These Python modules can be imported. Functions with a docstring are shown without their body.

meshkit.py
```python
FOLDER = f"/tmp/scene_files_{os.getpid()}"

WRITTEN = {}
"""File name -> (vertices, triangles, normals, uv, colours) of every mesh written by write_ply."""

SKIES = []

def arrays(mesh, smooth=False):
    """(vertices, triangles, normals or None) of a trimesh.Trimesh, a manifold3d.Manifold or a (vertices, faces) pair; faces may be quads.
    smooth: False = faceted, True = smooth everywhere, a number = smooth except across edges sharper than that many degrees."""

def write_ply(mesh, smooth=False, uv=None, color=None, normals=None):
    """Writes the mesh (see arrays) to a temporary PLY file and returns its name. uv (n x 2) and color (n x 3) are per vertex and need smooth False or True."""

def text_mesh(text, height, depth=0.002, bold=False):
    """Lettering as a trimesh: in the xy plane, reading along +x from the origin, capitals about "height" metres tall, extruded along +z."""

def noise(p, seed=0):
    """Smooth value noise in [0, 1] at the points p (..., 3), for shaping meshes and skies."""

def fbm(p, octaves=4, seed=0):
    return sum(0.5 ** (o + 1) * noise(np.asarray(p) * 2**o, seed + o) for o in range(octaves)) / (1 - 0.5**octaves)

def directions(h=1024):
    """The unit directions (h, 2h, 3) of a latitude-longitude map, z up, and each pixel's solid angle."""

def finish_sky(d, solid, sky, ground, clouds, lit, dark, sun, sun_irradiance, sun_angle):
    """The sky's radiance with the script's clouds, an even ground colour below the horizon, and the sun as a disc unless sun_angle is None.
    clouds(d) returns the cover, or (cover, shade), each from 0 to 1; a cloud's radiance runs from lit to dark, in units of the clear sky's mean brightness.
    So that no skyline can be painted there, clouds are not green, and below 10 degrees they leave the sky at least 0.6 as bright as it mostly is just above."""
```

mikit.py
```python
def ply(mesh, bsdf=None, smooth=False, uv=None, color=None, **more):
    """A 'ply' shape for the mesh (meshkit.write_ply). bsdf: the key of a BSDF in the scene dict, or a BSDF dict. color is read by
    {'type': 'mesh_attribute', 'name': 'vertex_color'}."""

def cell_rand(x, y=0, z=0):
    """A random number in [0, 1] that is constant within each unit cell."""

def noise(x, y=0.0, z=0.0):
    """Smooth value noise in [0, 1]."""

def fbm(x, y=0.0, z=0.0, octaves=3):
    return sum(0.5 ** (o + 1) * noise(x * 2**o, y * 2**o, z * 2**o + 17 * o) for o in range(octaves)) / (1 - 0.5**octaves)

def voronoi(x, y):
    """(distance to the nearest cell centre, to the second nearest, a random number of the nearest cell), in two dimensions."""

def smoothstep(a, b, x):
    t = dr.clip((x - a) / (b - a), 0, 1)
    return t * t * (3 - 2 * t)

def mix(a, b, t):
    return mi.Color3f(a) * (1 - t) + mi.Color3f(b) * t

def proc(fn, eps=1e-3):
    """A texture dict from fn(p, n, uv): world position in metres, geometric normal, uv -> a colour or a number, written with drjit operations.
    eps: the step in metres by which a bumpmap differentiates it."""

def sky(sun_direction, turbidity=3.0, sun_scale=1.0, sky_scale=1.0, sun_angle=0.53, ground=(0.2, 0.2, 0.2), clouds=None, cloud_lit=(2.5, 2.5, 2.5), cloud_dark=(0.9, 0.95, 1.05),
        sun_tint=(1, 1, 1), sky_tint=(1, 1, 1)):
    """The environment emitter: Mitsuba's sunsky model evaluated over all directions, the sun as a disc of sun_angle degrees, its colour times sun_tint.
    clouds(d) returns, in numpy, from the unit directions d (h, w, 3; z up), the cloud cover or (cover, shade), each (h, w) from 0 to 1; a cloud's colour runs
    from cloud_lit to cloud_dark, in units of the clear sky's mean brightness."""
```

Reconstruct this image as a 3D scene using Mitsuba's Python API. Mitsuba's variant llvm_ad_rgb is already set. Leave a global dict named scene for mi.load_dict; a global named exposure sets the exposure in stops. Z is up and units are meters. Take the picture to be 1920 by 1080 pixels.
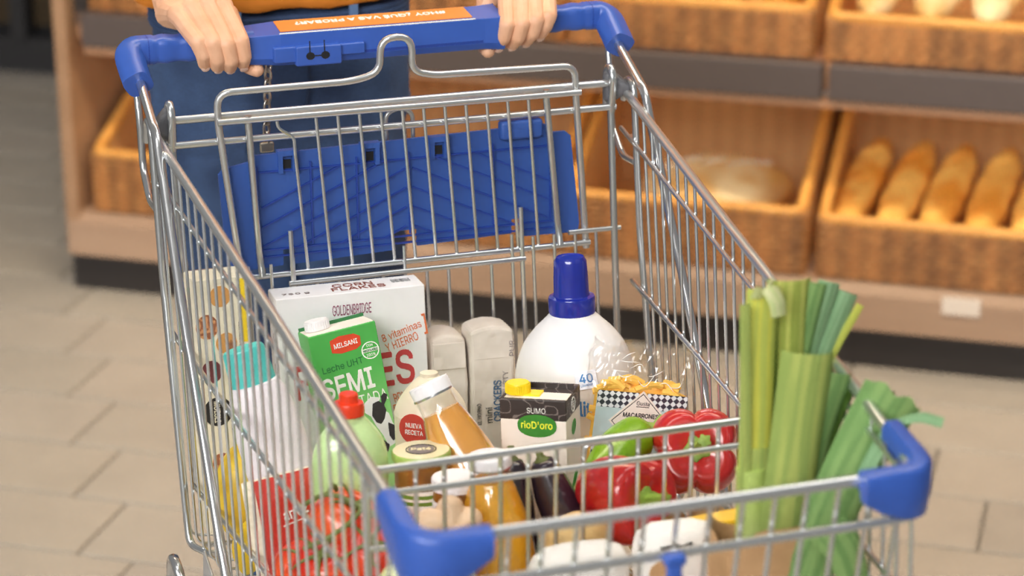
import math, random
import numpy as np, trimesh, manifold3d as m3
import mitsuba as mi, drjit as dr
import mikit, meshkit
from mikit import noise, fbm, smoothstep, mix
from shapely.geometry import Polygon, Point, LineString, box as sbox
from shapely.ops import unary_union
T4 = mi.ScalarTransform4f
rng = random.Random(7)
scene, labels = {}, {}

# ------------------------------------------------------------------ camera, light, exposure
YAW, PITCH = 0.3134, 0.3549
EYE = np.array([-0.6418, -2.4840, 1.6595])
FWD = np.array([math.sin(YAW) * math.cos(PITCH), math.cos(YAW) * math.cos(PITCH), -math.sin(PITCH)])
scene['camera'] = {'type': 'thinlens', 'to_world': T4().look_at(origin=EYE.tolist(), target=(EYE + FWD).tolist(), up=[0, 0, 1]),
                   'fov': 24.806, 'fov_axis': 'x', 'aperture_radius': 0.0105, 'focus_distance': 2.47, 'near_clip': 0.05, 'far_clip': 60.0}
exposure = -0.35
scene['store_light'] = {'type': 'constant', 'radiance': {'type': 'rgb', 'value': [0.24, 0.24, 0.24]}}
AL = 0.5817                                   # heading of the bakery shelf against the trolley
D2 = np.array([math.cos(AL), -math.sin(AL), 0.0]); D1 = np.array([math.sin(AL), math.cos(AL), 0.0])


def W(s, t, z=0.0):
    """shelf coordinates (along, away, up) -> world"""
    return D2 * s + D1 * t + np.array([0, 0, z])


# ------------------------------------------------------------------ helpers
def rgb(*c):
    return {'type': 'rgb', 'value': [float(x) for x in c]}


def s2l(r, g, b):
    return tuple(((c / 255) / 12.92 if c / 255 <= 0.04045 else ((c / 255 + 0.055) / 1.055) ** 2.4) for c in (r, g, b))


def mat(name, col, rough=0.5, metal=0.0, spec=0.5, coat=0.0, bump=None, bscale=0.001, **more):
    tex = col if isinstance(col, dict) else rgb(*col)
    d = {'type': 'principled', 'base_color': tex, 'roughness': rough, 'metallic': metal, 'specular': spec, **more}
    if coat:
        d.update(clearcoat=coat, clearcoat_gloss=0.9)
    if bump:
        d = {'type': 'bumpmap', 'tex': bump, 'scale': bscale, 'bsdf': d}
    scene['mat_' + name] = {'type': 'twosided', 'bsdf': d}
    return 'mat_' + name


def numbered(k):
    if k not in labels and k not in scene and not any(x.startswith(k + '__') for x in scene):
        return k
    i = 1
    while True:
        n = f'{k}_{i:03d}'
        if n not in labels and n not in scene:
            return n
        i += 1


COUNT = {}


def key_for(name, parent=None):
    base = f'{parent}__{name}' if parent else name
    n = COUNT.get(base, 0); COUNT[base] = n + 1
    return base if n == 0 else f'{base}_{n:03d}'


def thing(name, label, cat, group=None):
    k = key_for(name)
    labels[k] = {'label': label, 'category': cat}
    if group:
        labels[k]['group'] = group
    return k


def put(name, mesh, m, parent, M=None, smooth=30, label=None, kind=None):
    k = key_for(name, parent)
    if isinstance(mesh, list):
        mesh = trimesh.util.concatenate(mesh)
    if M is not None:
        mesh = mesh.copy(); mesh.apply_transform(M)
    scene[k] = mikit.ply(mesh, m, smooth)
    if label:
        labels.setdefault(k, {})['label'] = label
    if kind:
        labels.setdefault(k, {})['kind'] = kind
    return k


def struct(name, mesh, m, smooth=False):
    scene[name] = mikit.ply(mesh, m, smooth); labels[name] = {'kind': 'structure'}; COUNT[name] = 1
    return name


def TR(x, y, z):
    M = np.eye(4); M[:3, 3] = (x, y, z); return M


def RX(d): return trimesh.transformations.rotation_matrix(math.radians(d), [1, 0, 0])
def RY(d): return trimesh.transformations.rotation_matrix(math.radians(d), [0, 1, 0])
def RZ(d): return trimesh.transformations.rotation_matrix(math.radians(d), [0, 0, 1])


SHELF = np.eye(4); SHELF[:3, 0] = D2; SHELF[:3, 1] = D1


def tm(m):
    if hasattr(m, 'to_mesh'):
        q = m.to_mesh(); return trimesh.Trimesh(q.vert_properties[:, :3], q.tri_verts, process=False)
    return m


def fillet(P, rad, k=5, closed=False):
    P = [np.asarray(p, float) for p in P]; n = len(P); out = []
    for i, p in enumerate(P):
        if not closed and i in (0, n - 1):
            out.append(p); continue
        a, b = P[i - 1], P[(i + 1) % n]
        u, v = a - p, b - p; lu, lv = np.linalg.norm(u), np.linalg.norm(v)
        r = min(rad, lu * 0.48, lv * 0.48)
        p0, p1 = p + u / lu * r, p + v / lv * r
        for j in range(k + 1):
            t = j / k
            out.append((1 - t) ** 2 * p0 + 2 * t * (1 - t) * p + t * t * p1)
    return np.array(out)


def tube(P, r, n=8, closed=False, sq=0):
    """round wire along a polyline; r a number or one per point"""
    P = np.asarray(P, float)
    keep = [0]
    for i in range(1, len(P)):
        if np.linalg.norm(P[i] - P[keep[-1]]) > 1e-6:
            keep.append(i)
    R = np.broadcast_to(np.asarray(r, float), (len(P),))[keep]; P = P[keep]; N = len(P)
    if closed:
        tn = np.roll(P, -1, 0) - np.roll(P, 1, 0)
    else:
        tn = np.gradient(P, axis=0)
    tn /= np.linalg.norm(tn, axis=1, keepdims=True)
    ref = np.array([0, 0, 1.0]) if abs(tn[0, 2]) < 0.9 else np.array([1.0, 0, 0])
    a = np.cross(tn[0], ref); a /= np.linalg.norm(a)
    ring = []
    ang = np.arange(n) * 2 * math.pi / n
    kq = (np.abs(np.cos(ang)) ** sq + np.abs(np.sin(ang)) ** sq) ** (-1 / sq) if sq else np.ones(n)
    for i in range(N):
        a = a - tn[i] * (a @ tn[i]); a /= np.linalg.norm(a); b = np.cross(tn[i], a)
        ring.append(P[i] + R[i] * ((np.cos(ang) * kq)[:, None] * a + (np.sin(ang) * kq)[:, None] * b))
    V = np.vstack(ring); F = []
    for i in range(N if closed else N - 1):
        j = (i + 1) % N
        for q in range(n):
            q2 = (q + 1) % n
            F += [[i * n + q, i * n + q2, j * n + q2], [i * n + q, j * n + q2, j * n + q]]
    if not closed:
        c0, c1 = len(V), len(V) + 1
        V = np.vstack([V, P[0], P[-1]])
        for q in range(n):
            q2 = (q + 1) % n
            F += [[c0, q2, q], [c1, (N - 1) * n + q, (N - 1) * n + q2]]
    return trimesh.Trimesh(V, F, process=False)


def wire(name, P, r, parent, m='mat_zinc', rad=None, n=8):
    P = fillet(P, rad) if rad else np.asarray(P, float)
    return put(name, tube(P, r, n), m, parent, smooth=50)


def lathe(prof, n=40, sy=1.0):
    prof = np.asarray(prof, float); ang = np.arange(n) * 2 * math.pi / n
    V = []; F = []
    for r, z in prof:
        V += [[r * math.cos(t), r * math.sin(t) * sy, z] for t in ang]
    L = len(prof)
    for i in range(L - 1):
        for q in range(n):
            q2 = (q + 1) % n
            F += [[i * n + q, i * n + q2, (i + 1) * n + q2], [i * n + q, (i + 1) * n + q2, (i + 1) * n + q]]
    c0 = len(V); V += [[0, 0, prof[0][1]], [0, 0, prof[-1][1]]]
    for q in range(n):
        q2 = (q + 1) % n
        F += [[c0, q2, q], [c0 + 1, (L - 1) * n + q, (L - 1) * n + q2]]
    return trimesh.Trimesh(np.array(V), F, process=False)


def spline(pts, k=8):
    """smooth (Catmull-Rom) through points"""
    P = np.asarray(pts, float); P = np.vstack([2 * P[0] - P[1], P, 2 * P[-1] - P[-2]]); out = []
    for i in range(1, len(P) - 2):
        for j in range(k):
            t = j / k; a, b, c, d = P[i - 1:i + 3]
            out.append(0.5 * (2 * b + (c - a) * t + (2 * a - 5 * b + 4 * c - d) * t * t + (3 * b - a - 3 * c + d) * t ** 3))
    out.append(P[-2])
    return np.array(out)


def rbox(sx, sy, sz, r=0.002, base=True, seg=8):
    """rounded box, centred in x and y, standing on z = 0"""
    r = min(r, sx * .49, sy * .49, sz * .49)
    s = m3.Manifold.sphere(r, seg)
    x, y, z = sx / 2 - r, sy / 2 - r, sz / 2 - r
    m = m3.Manifold.batch_hull([s.translate((a, b, c + (sz / 2 if base else 0))) for a in (-x, x) for b in (-y, y) for c in (-z, z)])
    return tm(m)


def cbox(sx, sy, sz, c=(0, 0, 0)):
    b = trimesh.creation.box((sx, sy, sz)); b.apply_translation(c); return b


def extr(poly, h):
    g = getattr(poly, 'geoms', [poly])
    return trimesh.util.concatenate([trimesh.creation.extrude_polygon(q, h, engine='earcut') for q in g])


FACE = np.array([[1, 0, 0, 0], [0, 0, -1, 0], [0, 1, 0, 0], [0, 0, 0, 1.0]])     # (u right, v up, w out) -> front face, looking along +y


def front(u, v, y, tilt=0):
    """a print on the front face (facing -y) of an item: centre u, v, at depth y"""
    return TR(u, y, v) @ FACE @ RZ(tilt)


def words(txt, h, width=None, bold=False, depth=0.0005):
    m = meshkit.text_mesh(txt, h, depth, bold)
    b = m.bounds
    m.apply_translation([-(b[0, 0] + b[1, 0]) / 2, -(b[0, 1] + b[1, 1]) / 2, 0])
    if width:
        m.apply_scale([width / (b[1, 0] - b[0, 0]), 1, 1])
    return m


def disc(r, h=0.0004, sx=1.0, n=28):
    m = extr(Point(0, 0).buffer(r, n // 4), h); m.apply_scale([sx, 1, 1]); return m


def ringp(r, w, h=0.0005):
    return extr(Point(0, 0).buffer(r, 12).difference(Point(0, 0).buffer(r - w, 12)), h)


def hull(*sph):
    return m3.Manifold.batch_hull([m3.Manifold.sphere(r, 12).translate(tuple(map(float, p))) for p, r in sph])


def organic(man, step, it=8):
    m = tm(man.refine_to_length(step)); m.merge_vertices()
    trimesh.smoothing.filter_taubin(m, lamb=0.5, nu=0.53, iterations=it)
    return m


def bumpy(mesh, amp, freq, seed=0):
    n = mesh.vertex_normals
    mesh.vertices += n * ((meshkit.fbm(mesh.vertices * freq, 3, seed) - 0.5) * 2 * amp)[:, None]
    return mesh


# ------------------------------------------------------------------ materials
mat('zinc', (0.70, 0.73, 0.74), 0.24, 0.93)
mat('zinc_bar', (0.74, 0.76, 0.77), 0.27, 0.9)
mat('chrome', (0.72, 0.73, 0.74), 0.2, 0.95)
mat('blue', s2l(48, 84, 166), 0.36, spec=0.6)
mat('blue_panel', s2l(44, 78, 148), 0.5)
mat('blue_dark', s2l(30, 58, 140), 0.45)
mat('black_plastic', (0.03, 0.03, 0.033), 0.45)
mat('grey_plastic', (0.09, 0.09, 0.10), 0.45)
mat('slot', (0.004, 0.004, 0.006), 0.7)
mat('orange_label', s2l(212, 128, 62), 0.4)
mat('print_white', (0.85, 0.84, 0.80), 0.5)
mat('print_black', (0.02, 0.02, 0.022), 0.5)
mat('rubber', (0.04, 0.04, 0.04), 0.7)
mat('steel_plate', (0.5, 0.5, 0.5), 0.4, 0.6)
mat('chain', (0.55, 0.50, 0.44), 0.25, 0.9)
mat('key_brass', (0.62, 0.55, 0.42), 0.3, 0.8)

# ------------------------------------------------------------------ floor: tiles in running bond along the shelf
TL, TD = 0.389, 0.192
mat('grout', s2l(128, 121, 112), 0.7)
TILES = []
for i, c in enumerate([(178, 170, 159), (182, 173, 162), (174, 166, 156), (179, 170, 158)]):
    TILES.append(mat(f'tile_{i}', mikit.proc(lambda p, n, uv, c=s2l(*c): mi.Color3f(*c) * (0.93 + 0.14 * fbm(p.x * 9, p.y * 9, 0.0, 4))), 0.34, spec=0.45))
slab = cbox(14, 14, 0.1, (0, 1.5, -0.0545))
struct('floor', slab, 'mat_grout')

for row in range(-9, 17):
    t0 = 1.128 + row * TD
    off = 0.565 + row * (-TL / 4)
    for col in range(-9, 5):
        s0 = off + col * TL
        sc_, tc_ = s0 + TL / 2, t0 + TD / 2
        if sc_ < -2.7 or sc_ > 1.7 or tc_ < -0.65 or (sc_ < -1.9 and tc_ < 0.3) or tc_ > 3.2 or (tc_ > 1.95 and sc_ > -1.1):
            continue
        b = rbox(TL - 0.006, TD - 0.006, 0.008, 0.0015, seg=4)
        M = SHELF @ TR(sc_, tc_, -0.008)
        put('tile', b, TILES[rng.randrange(4)], 'floor', M, smooth=False)

# dark cabinet far left and the wall behind
mat('cabinet_wood', mikit.proc(lambda p, n, uv: mix((0.040, 0.026, 0.012), (0.065, 0.043, 0.020), fbm(p.x * 3, p.y * 3, p.z * 20))), 0.4)
k = thing('tall_cabinet', 'tall dark brown cabinet with black frame and plinth, far left behind the bread shelf', 'cabinet')
put('plinth', cbox(1.9, 0.5, 0.10, (-2.25, 3.42, 0.05)), 'mat_black_plastic', k, SHELF)
for s in (-3.0, -2.09, -1.32):
    put('post', cbox(0.045, 0.05, 2.2, (s, 3.17, 1.2)), 'mat_black_plastic', k, SHELF)
for s0, s1 in ((-2.97, -2.12), (-2.06, -1.35)):
    put('door', rbox(s1 - s0, 0.03, 2.1, 0.004), 'mat_cabinet_wood', k, SHELF @ TR((s0 + s1) / 2, 3.2, 0.13))
put('carcass', cbox(1.7, 0.4, 2.2, (-2.16, 3.44, 1.2)), 'mat_black_plastic', k, SHELF)
mat('wall_paint', (0.30, 0.27, 0.23), 0.8)
struct('wall_back', (lambda m: (m.apply_transform(SHELF), m)[1])(cbox(9, 0.1, 3.4, (0, 3.75, 1.7))), 'mat_wall_paint')

def shelf_strip():
    k = thing('shelf_lamp', 'slim warm lamp strip under the front of the middle board of the bread shelf', 'lamp')
    M = SHELF @ TR(0.9, 1.70, 0.5235) @ RX(22)
    put('housing', rbox(4.0, 0.024, 0.012, 0.002), 'mat_lamp_housing', k, M @ TR(0, 0, -.012))
    v = np.array([[-1.98, -.010, -.0125], [1.98, -.010, -.0125], [1.98, .010, -.0125], [-1.98, .010, -.0125]])
    kk = put('diffuser', trimesh.Trimesh(v, [[0, 2, 1], [0, 3, 2]], process=False), 'mat_lamp_housing', k, M, smooth=False)
    scene[kk]['emitter'] = {'type': 'area', 'radiance': rgb(13, 11, 8.2)}


# lamps of the shop, hung above the aisle
mat('lamp_housing', (0.6, 0.6, 0.6), 0.5)


def lamp(x, y, z, sx, sy, rad, label, group='aisle lamps', rot=0.0, tilt=0.0):
    k = thing('ceiling_lamp', label, 'lamp', group)
    M = TR(x, y, z) @ RZ(rot) @ RX(tilt)
    put('housing', rbox(sx + .04, sy + .04, 0.05, 0.005), 'mat_lamp_housing', k, M)
    v = np.array([[-sx / 2, -sy / 2, -0.002], [sx / 2, -sy / 2, -0.002], [sx / 2, sy / 2, -0.002], [-sx / 2, sy / 2, -0.002]])
    m = trimesh.Trimesh(v, [[0, 2, 1], [0, 3, 2]], process=False)
    kk = put('diffuser', m, 'mat_lamp_housing', k, M, smooth=False)
    scene[kk]['emitter'] = {'type': 'area', 'radiance': rgb(*rad)}


lamp(-0.9, -1.2, 3.0, 1.5, 0.5, (6.5, 6.4, 6.2), 'long white aisle lamp hung above the front of the trolley')
lamp(0.9, -0.5, 3.0, 1.5, 0.5, (6.5, 6.4, 6.2), 'long white aisle lamp hung above the right side of the trolley')
shelf_strip()
c = W(0.1, 0.55, 2.4)
lamp(c[0], c[1], c[2], 2.6, 0.30, (29, 24, 17), 'long warm lamp hung in front of the bread shelf', 'bread lamps', -math.degrees(AL), 35)
for t_, nm in ((-4.2, 'nearer'), (-6.4, 'farther')):
    c = W(-0.2, t_, 3.0)
    lamp(c[0], c[1], c[2], 3.6, 0.9, (23, 22.6, 22.0), nm + ' wide white lamp hung far behind the viewpoint', 'rear lamps', -math.degrees(AL), 25)

# ------------------------------------------------------------------ bakery shelf
mat('laminate', mikit.proc(lambda p, n, uv: mix(s2l(160, 130, 108), s2l(180, 150, 126), fbm(p.x * 4, p.y * 4, p.z * 30))), 0.45)
mat('panel_wood', mikit.proc(lambda p, n, uv: mix(s2l(150, 116, 88), s2l(172, 136, 106), fbm(p.x * 3, p.y * 3, p.z * 18))), 0.5)
mat('kick', s2l(42, 38, 38), 0.5)
mat('shelf_metal', s2l(92, 82, 80), 0.42, 0.2)
mat('shelf_trim', s2l(176, 132, 100), 0.5)
mat('shelf_back', mikit.proc(lambda p, n, uv: mix(s2l(150, 84, 34), s2l(172, 100, 44), fbm(p.x * 3, p.y * 3, p.z * 14))), 0.6)
mat('card', (0.75, 0.66, 0.58), 0.6)
S = thing('bread_shelf', 'long bakery shelf with wooden deck, grey middle shelf and black plinth behind the trolley', 'shelf')
put('upright', cbox(0.028, 0.05, 1.5, (-1.180, 1.70, 1.30)), 'mat_kick', S, SHELF, smooth=False)
put('plinth', cbox(4.216, 0.66, 0.078, (0.882, 1.99, 0.039)), 'mat_kick', S, SHELF, smooth=False)
deck = extr(Polygon([(1.637, 0.080), (1.637, 0.150), (1.655, 0.166), (2.35, 0.166), (2.35, 0.080)]), 4.2)
deck.apply_transform(np.array([[0, 0, 1, -1.22], [1, 0, 0, 0], [0, 1, 0, 0], [0, 0, 0, 1.0]]))
put('deck', deck, 'mat_laminate', S, SHELF, smooth=False)
put('side_panel', rbox(0.028, 0.72, 2.1, 0.003), 'mat_panel_wood', S, SHELF @ TR(-1.212, 2.0, 0.079), label='tall beige side panel')
put('back_panel', cbox(4.2, 0.03, 2.0, (0.88, 2.33, 1.1)), 'mat_shelf_back', S, SHELF, smooth=False)
for s in (-1.17, 0.9, 2.9):
    put('upright', cbox(0.05, 0.05, 1.7, (s, 2.25, 1.0)), 'mat_kick', S, SHELF, smooth=False)
put('middle_board', cbox(4.1, 0.62, 0.05, (0.86, 1.985, 0.55)), 'mat_shelf_trim', S, SHELF, smooth=False)
put('board_edge', rbox(1.455, 0.04, 0.066, 0.004), 'mat_shelf_metal', S, SHELF @ TR(-0.4375, 1.655, 0.516))
put('board_edge', rbox(2.9, 0.04, 0.066, 0.004), 'mat_shelf_metal', S, SHELF @ TR(1.752, 1.655, 0.516))
put('board_trim', cbox(4.1, 0.03, 0.014, (0.886, 1.66, 0.507)), 'mat_shelf_trim', S, SHELF, smooth=False)
put('price_card', rbox(0.07, 0.003, 0.034, 0.001), 'mat_card', S, SHELF @ TR(0.565, 1.634, 0.128), label='small blank white price card')


def wicker_tex(c0, c1, c2):
    def f(p, n, uv):
        s = p.x * D2[0] + p.y * D2[1]; t = p.x * D1[0] + p.y * D1[1]
        u = s + t
        weave = smoothstep(0.1, 0.9, (0.5 + 0.5 * dr.sin(u * 150 + 3.1416 * dr.floor(p.z * 166))) * 0.25 + (0.5 + 0.5 * dr.sin(u * 150)) * 0.35 + 0.4 * noise(u * 22, p.z * 9, 1.0))
        strand = 0.5 + 0.5 * dr.sin(p.z * 620 + 3.1416 * dr.floor(u * 26))
        a = mix(c0, c1, weave)
        return mix(a, c2, 0.45 * strand * noise(u * 60, p.z * 160, 3.0))
    return f


mat('wicker', mikit.proc(wicker_tex(s2l(104, 62, 30), s2l(190, 128, 70), s2l(222, 164, 98))), 0.6)
mat('wicker_rim', mikit.proc(lambda p, n, uv: mix(s2l(206, 140, 62), s2l(236, 176, 92), fbm(p.x * 40, p.y * 40, p.z * 40))), 0.5)
mat('wicker_inside', mikit.proc(wicker_tex(s2l(190, 142, 92), s2l(212, 166, 112), s2l(222, 178, 124))), 0.6)


def basket(s0, s1, t0, z, hf, hb, depth, label, group):
    """display basket, low in front and high behind, with woven strands and rolled rim"""
    k = thing('bread_basket', label, 'basket', group)
    th = 0.012
    w = s1 - s0
    prof = [(0, 0), (0, hf), (depth, hb), (depth, 0)]
    put('front_wall', rbox(w, th, hf, 0.004), 'mat_wicker', k, SHELF @ TR((s0 + s1) / 2, t0 + th / 2, z))
    put('back_wall', rbox(w - .01, th, hb, 0.004), 'mat_wicker_inside', k, SHELF @ TR((s0 + s1) / 2, t0 + depth - th, z))
    for s in (s0 + th / 2, s1 - th / 2):
        side = extr(Polygon([(0.004, 0), (0.004, hf - .002), (depth - .004, hb - .004), (depth - .004, 0)]), th)
        side.apply_transform(SHELF @ TR(s - th / 2, t0, z) @ np.array([[0, 0, 1, 0], [1, 0, 0, 0], [0, 1, 0, 0], [0, 0, 0, 1.0]]))
        put('side_wall', side, 'mat_wicker_inside', k, smooth=False)
    put('bottom', cbox(w - .02, depth - .02, 0.01, ((s0 + s1) / 2, t0 + depth / 2, z + .007)), 'mat_wicker_inside', k, SHELF, smooth=False)
    r = 0.011
    P = [W(s0 + r, t0 + r * .6, z + hf), W(s1 - r, t0 + r * .6, z + hf), W(s1 - r, t0 + depth - r, z + hb), W(s0 + r, t0 + depth - r, z + hb)]
    put('rim', tube(fillet(P, 0.02, 4, closed=True), r, 10, closed=True), 'mat_wicker_rim', k, smooth=50)
    strands = []
    n = int(w / 0.012)
    for j in range(int(hf / 0.012)):
        zz = z + 0.007 + j * 0.012
        pts = [W(s0 + .004 + q * (w - .008) / n, t0 - 0.001 - 0.0025 * math.cos(q * math.pi + j * math.pi), zz) for q in range(n + 1)]
        strands.append(tube(pts, 0.005, 5))
    put('weave', strands, 'mat_wicker', k, smooth=50, kind='stuff')
    return k


ORD = ['first', 'second', 'third', 'fourth', 'fifth', 'sixth']
BG = 'wicker baskets on the lower deck'
basket(-1.175, -0.695, 1.665, 0.168, 0.120, 0.30, 0.46, 'wicker basket at the left end of the lower deck, beside the beige side panel', BG)
basket(-0.685, -0.205, 1.665, 0.168, 0.120, 0.30, 0.46, 'wicker basket on the lower deck hidden mostly behind the jeans and the blue flap', BG)
basket(-0.195, 0.270, 1.665, 0.168, 0.120, 0.30, 0.46, 'wicker basket on the lower deck holding one big round loaf', BG)
basket(0.290, 0.775, 1.665, 0.168, 0.112, 0.30, 0.46, 'wicker basket on the lower deck holding the row of baguettes', BG)
BG2 = 'wicker baskets on the middle board'
basket(-1.175, -0.695, 1.69, 0.577, 0.085, 0.24, 0.44, 'wicker basket on the middle board at its left end, above the left hand', BG2)
basket(-0.685, -0.205, 1.69, 0.577, 0.085, 0.24, 0.44, 'wicker basket on the middle board behind the right hand', BG2)
basket(-0.195, 0.265, 1.69, 0.577, 0.090, 0.24, 0.44, 'wicker basket on the middle board right of the trolley handle with brown rolls', BG2)
basket(0.285, 0.775, 1.69, 0.577, 0.080, 0.24, 0.44, 'wicker basket on the middle board at the upper right with pale floury loaves', BG2)

mat('crust', mikit.proc(lambda p, n, uv: mix(s2l(222, 150, 56), s2l(246, 196, 104), smoothstep(.3, .7, fbm(p.x * 16, p.y * 16, p.z * 16)))), 0.6)
mat('crust_pale', mikit.proc(lambda p, n, uv: mix(s2l(222, 178, 106), s2l(248, 226, 178), smoothstep(.3, .7, fbm(p.x * 14, p.y * 14, p.z * 14)))), 0.65)
mat('crust_brown', mikit.proc(lambda p, n, uv: mix(s2l(196, 118, 34), s2l(232, 170, 76), smoothstep(.3, .7, fbm(p.x * 14, p.y * 14, p.z * 14)))), 0.6)
mat('flour', (0.9, 0.85, 0.72), 0.8)


def loaf(name, a, b, r, m, label, cat, group=None, flat=0.85, slashes=4, ms='mat_crust_pale'):
    """long loaf between two points in shelf coordinates, with slashes on top"""
    a, b = W(*a), W(*b); L = np.linalg.norm(b - a); ax = (b - a) / L
    up = np.array([0, 0, 1.0]); side = np.cross(ax, up); side /= np.linalg.norm(side); up = np.cross(side, ax)
    g = trimesh.creation.icosphere(4); v = g.vertices.copy()
    x = np.sign(v[:, 0]) * np.abs(v[:, 0]) ** 0.8
    rad = r * (1 + 0.05 * np.sin(x * 14)) * (0.86 + .14 * np.sqrt(np.maximum(0, 1 - x ** 2)))
    g.vertices = (a + b) / 2 + np.outer(x * L / 2, ax) + np.outer(v[:, 1] * rad, side) + np.outer(v[:, 2] * rad * flat, up)
    k = thing(name, label, cat, group)
    put('crust', bumpy(g, r * 0.05, 25, 3), m, k, smooth=True)
    for i in range(slashes):
        f = (i + .5) / slashes * 1.3 - .65
        c = (a + b) / 2 + ax * f * L / 2
        h = math.sqrt(max(0.05, 1 - f * f)) if abs(f) > .8 else 0.97
        P = [c - side * r * .5 - ax * .02 + up * r * flat * h * .84, c + up * r * flat * h * 1.0, c + side * r * .5 + ax * .02 + up * r * flat * h * .84]
        put('slash', tube(spline(P, 5), [0.002] + [0.006] * 9 + [0.002], 6), ms, k, smooth=50)
    return k


for i, (s, lab) in enumerate([(0.335, 'leftmost of the baguettes in the lower right basket'), (0.420, 'second baguette from the left in the lower right basket'),
                              (0.500, 'third baguette from the left in the lower right basket'), (0.585, 'fourth baguette from the left in the lower right basket'),
                              (0.670, 'fifth baguette from the left, cut by the right edge of the photo')]):
    loaf('baguette', (s - 0.012, 1.72, 0.240), (s + 0.03, 2.06, 0.325), 0.037, 'mat_crust', 'golden ' + lab, 'bread', 'baguettes in the lower right basket', ms='mat_crust')
for s, t, lab in ((0.055, 1.90, 'big round flat golden loaf in the basket left of the baguettes'), (-0.44, 1.90, 'round golden loaf seen between the wires right of the jeans')):
    k = thing('round_loaf', lab, 'bread', 'round loaves')
    g = trimesh.creation.icosphere(4); v = g.vertices
    v[:, 2] *= 0.36; v[:, :2] *= 1 + .03 * np.sin(7 * np.arctan2(v[:, 1], v[:, 0]))[:, None]; g.vertices = v * 0.148
    put('crust', bumpy(g, .006, 18, 5), 'mat_crust_pale' if s > 0 else 'mat_crust_brown', k, SHELF @ TR(s, t, 0.252), smooth=True)
    for q in (-.05, 0, .05):
        put('slash', tube(SHELF[:3, :3].dot(spline([(s + q - .05, t - .05, .292), (s + q, t, .303), (s + q + .05, t + .05, .292)], 5).T).T, 0.005, 6), 'mat_flour', k, smooth=50)
for i in range(4):
    s = 0.36 + 0.105 * i
    loaf('floury_loaf', (s, 1.73, 0.655), (s + .02, 2.0, 0.74), 0.045, 'mat_crust_pale', 'pale floury loaf, %s from the left in the upper right basket' % ORD[i], 'bread', 'pale loaves in the upper right basket', slashes=2)
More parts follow.
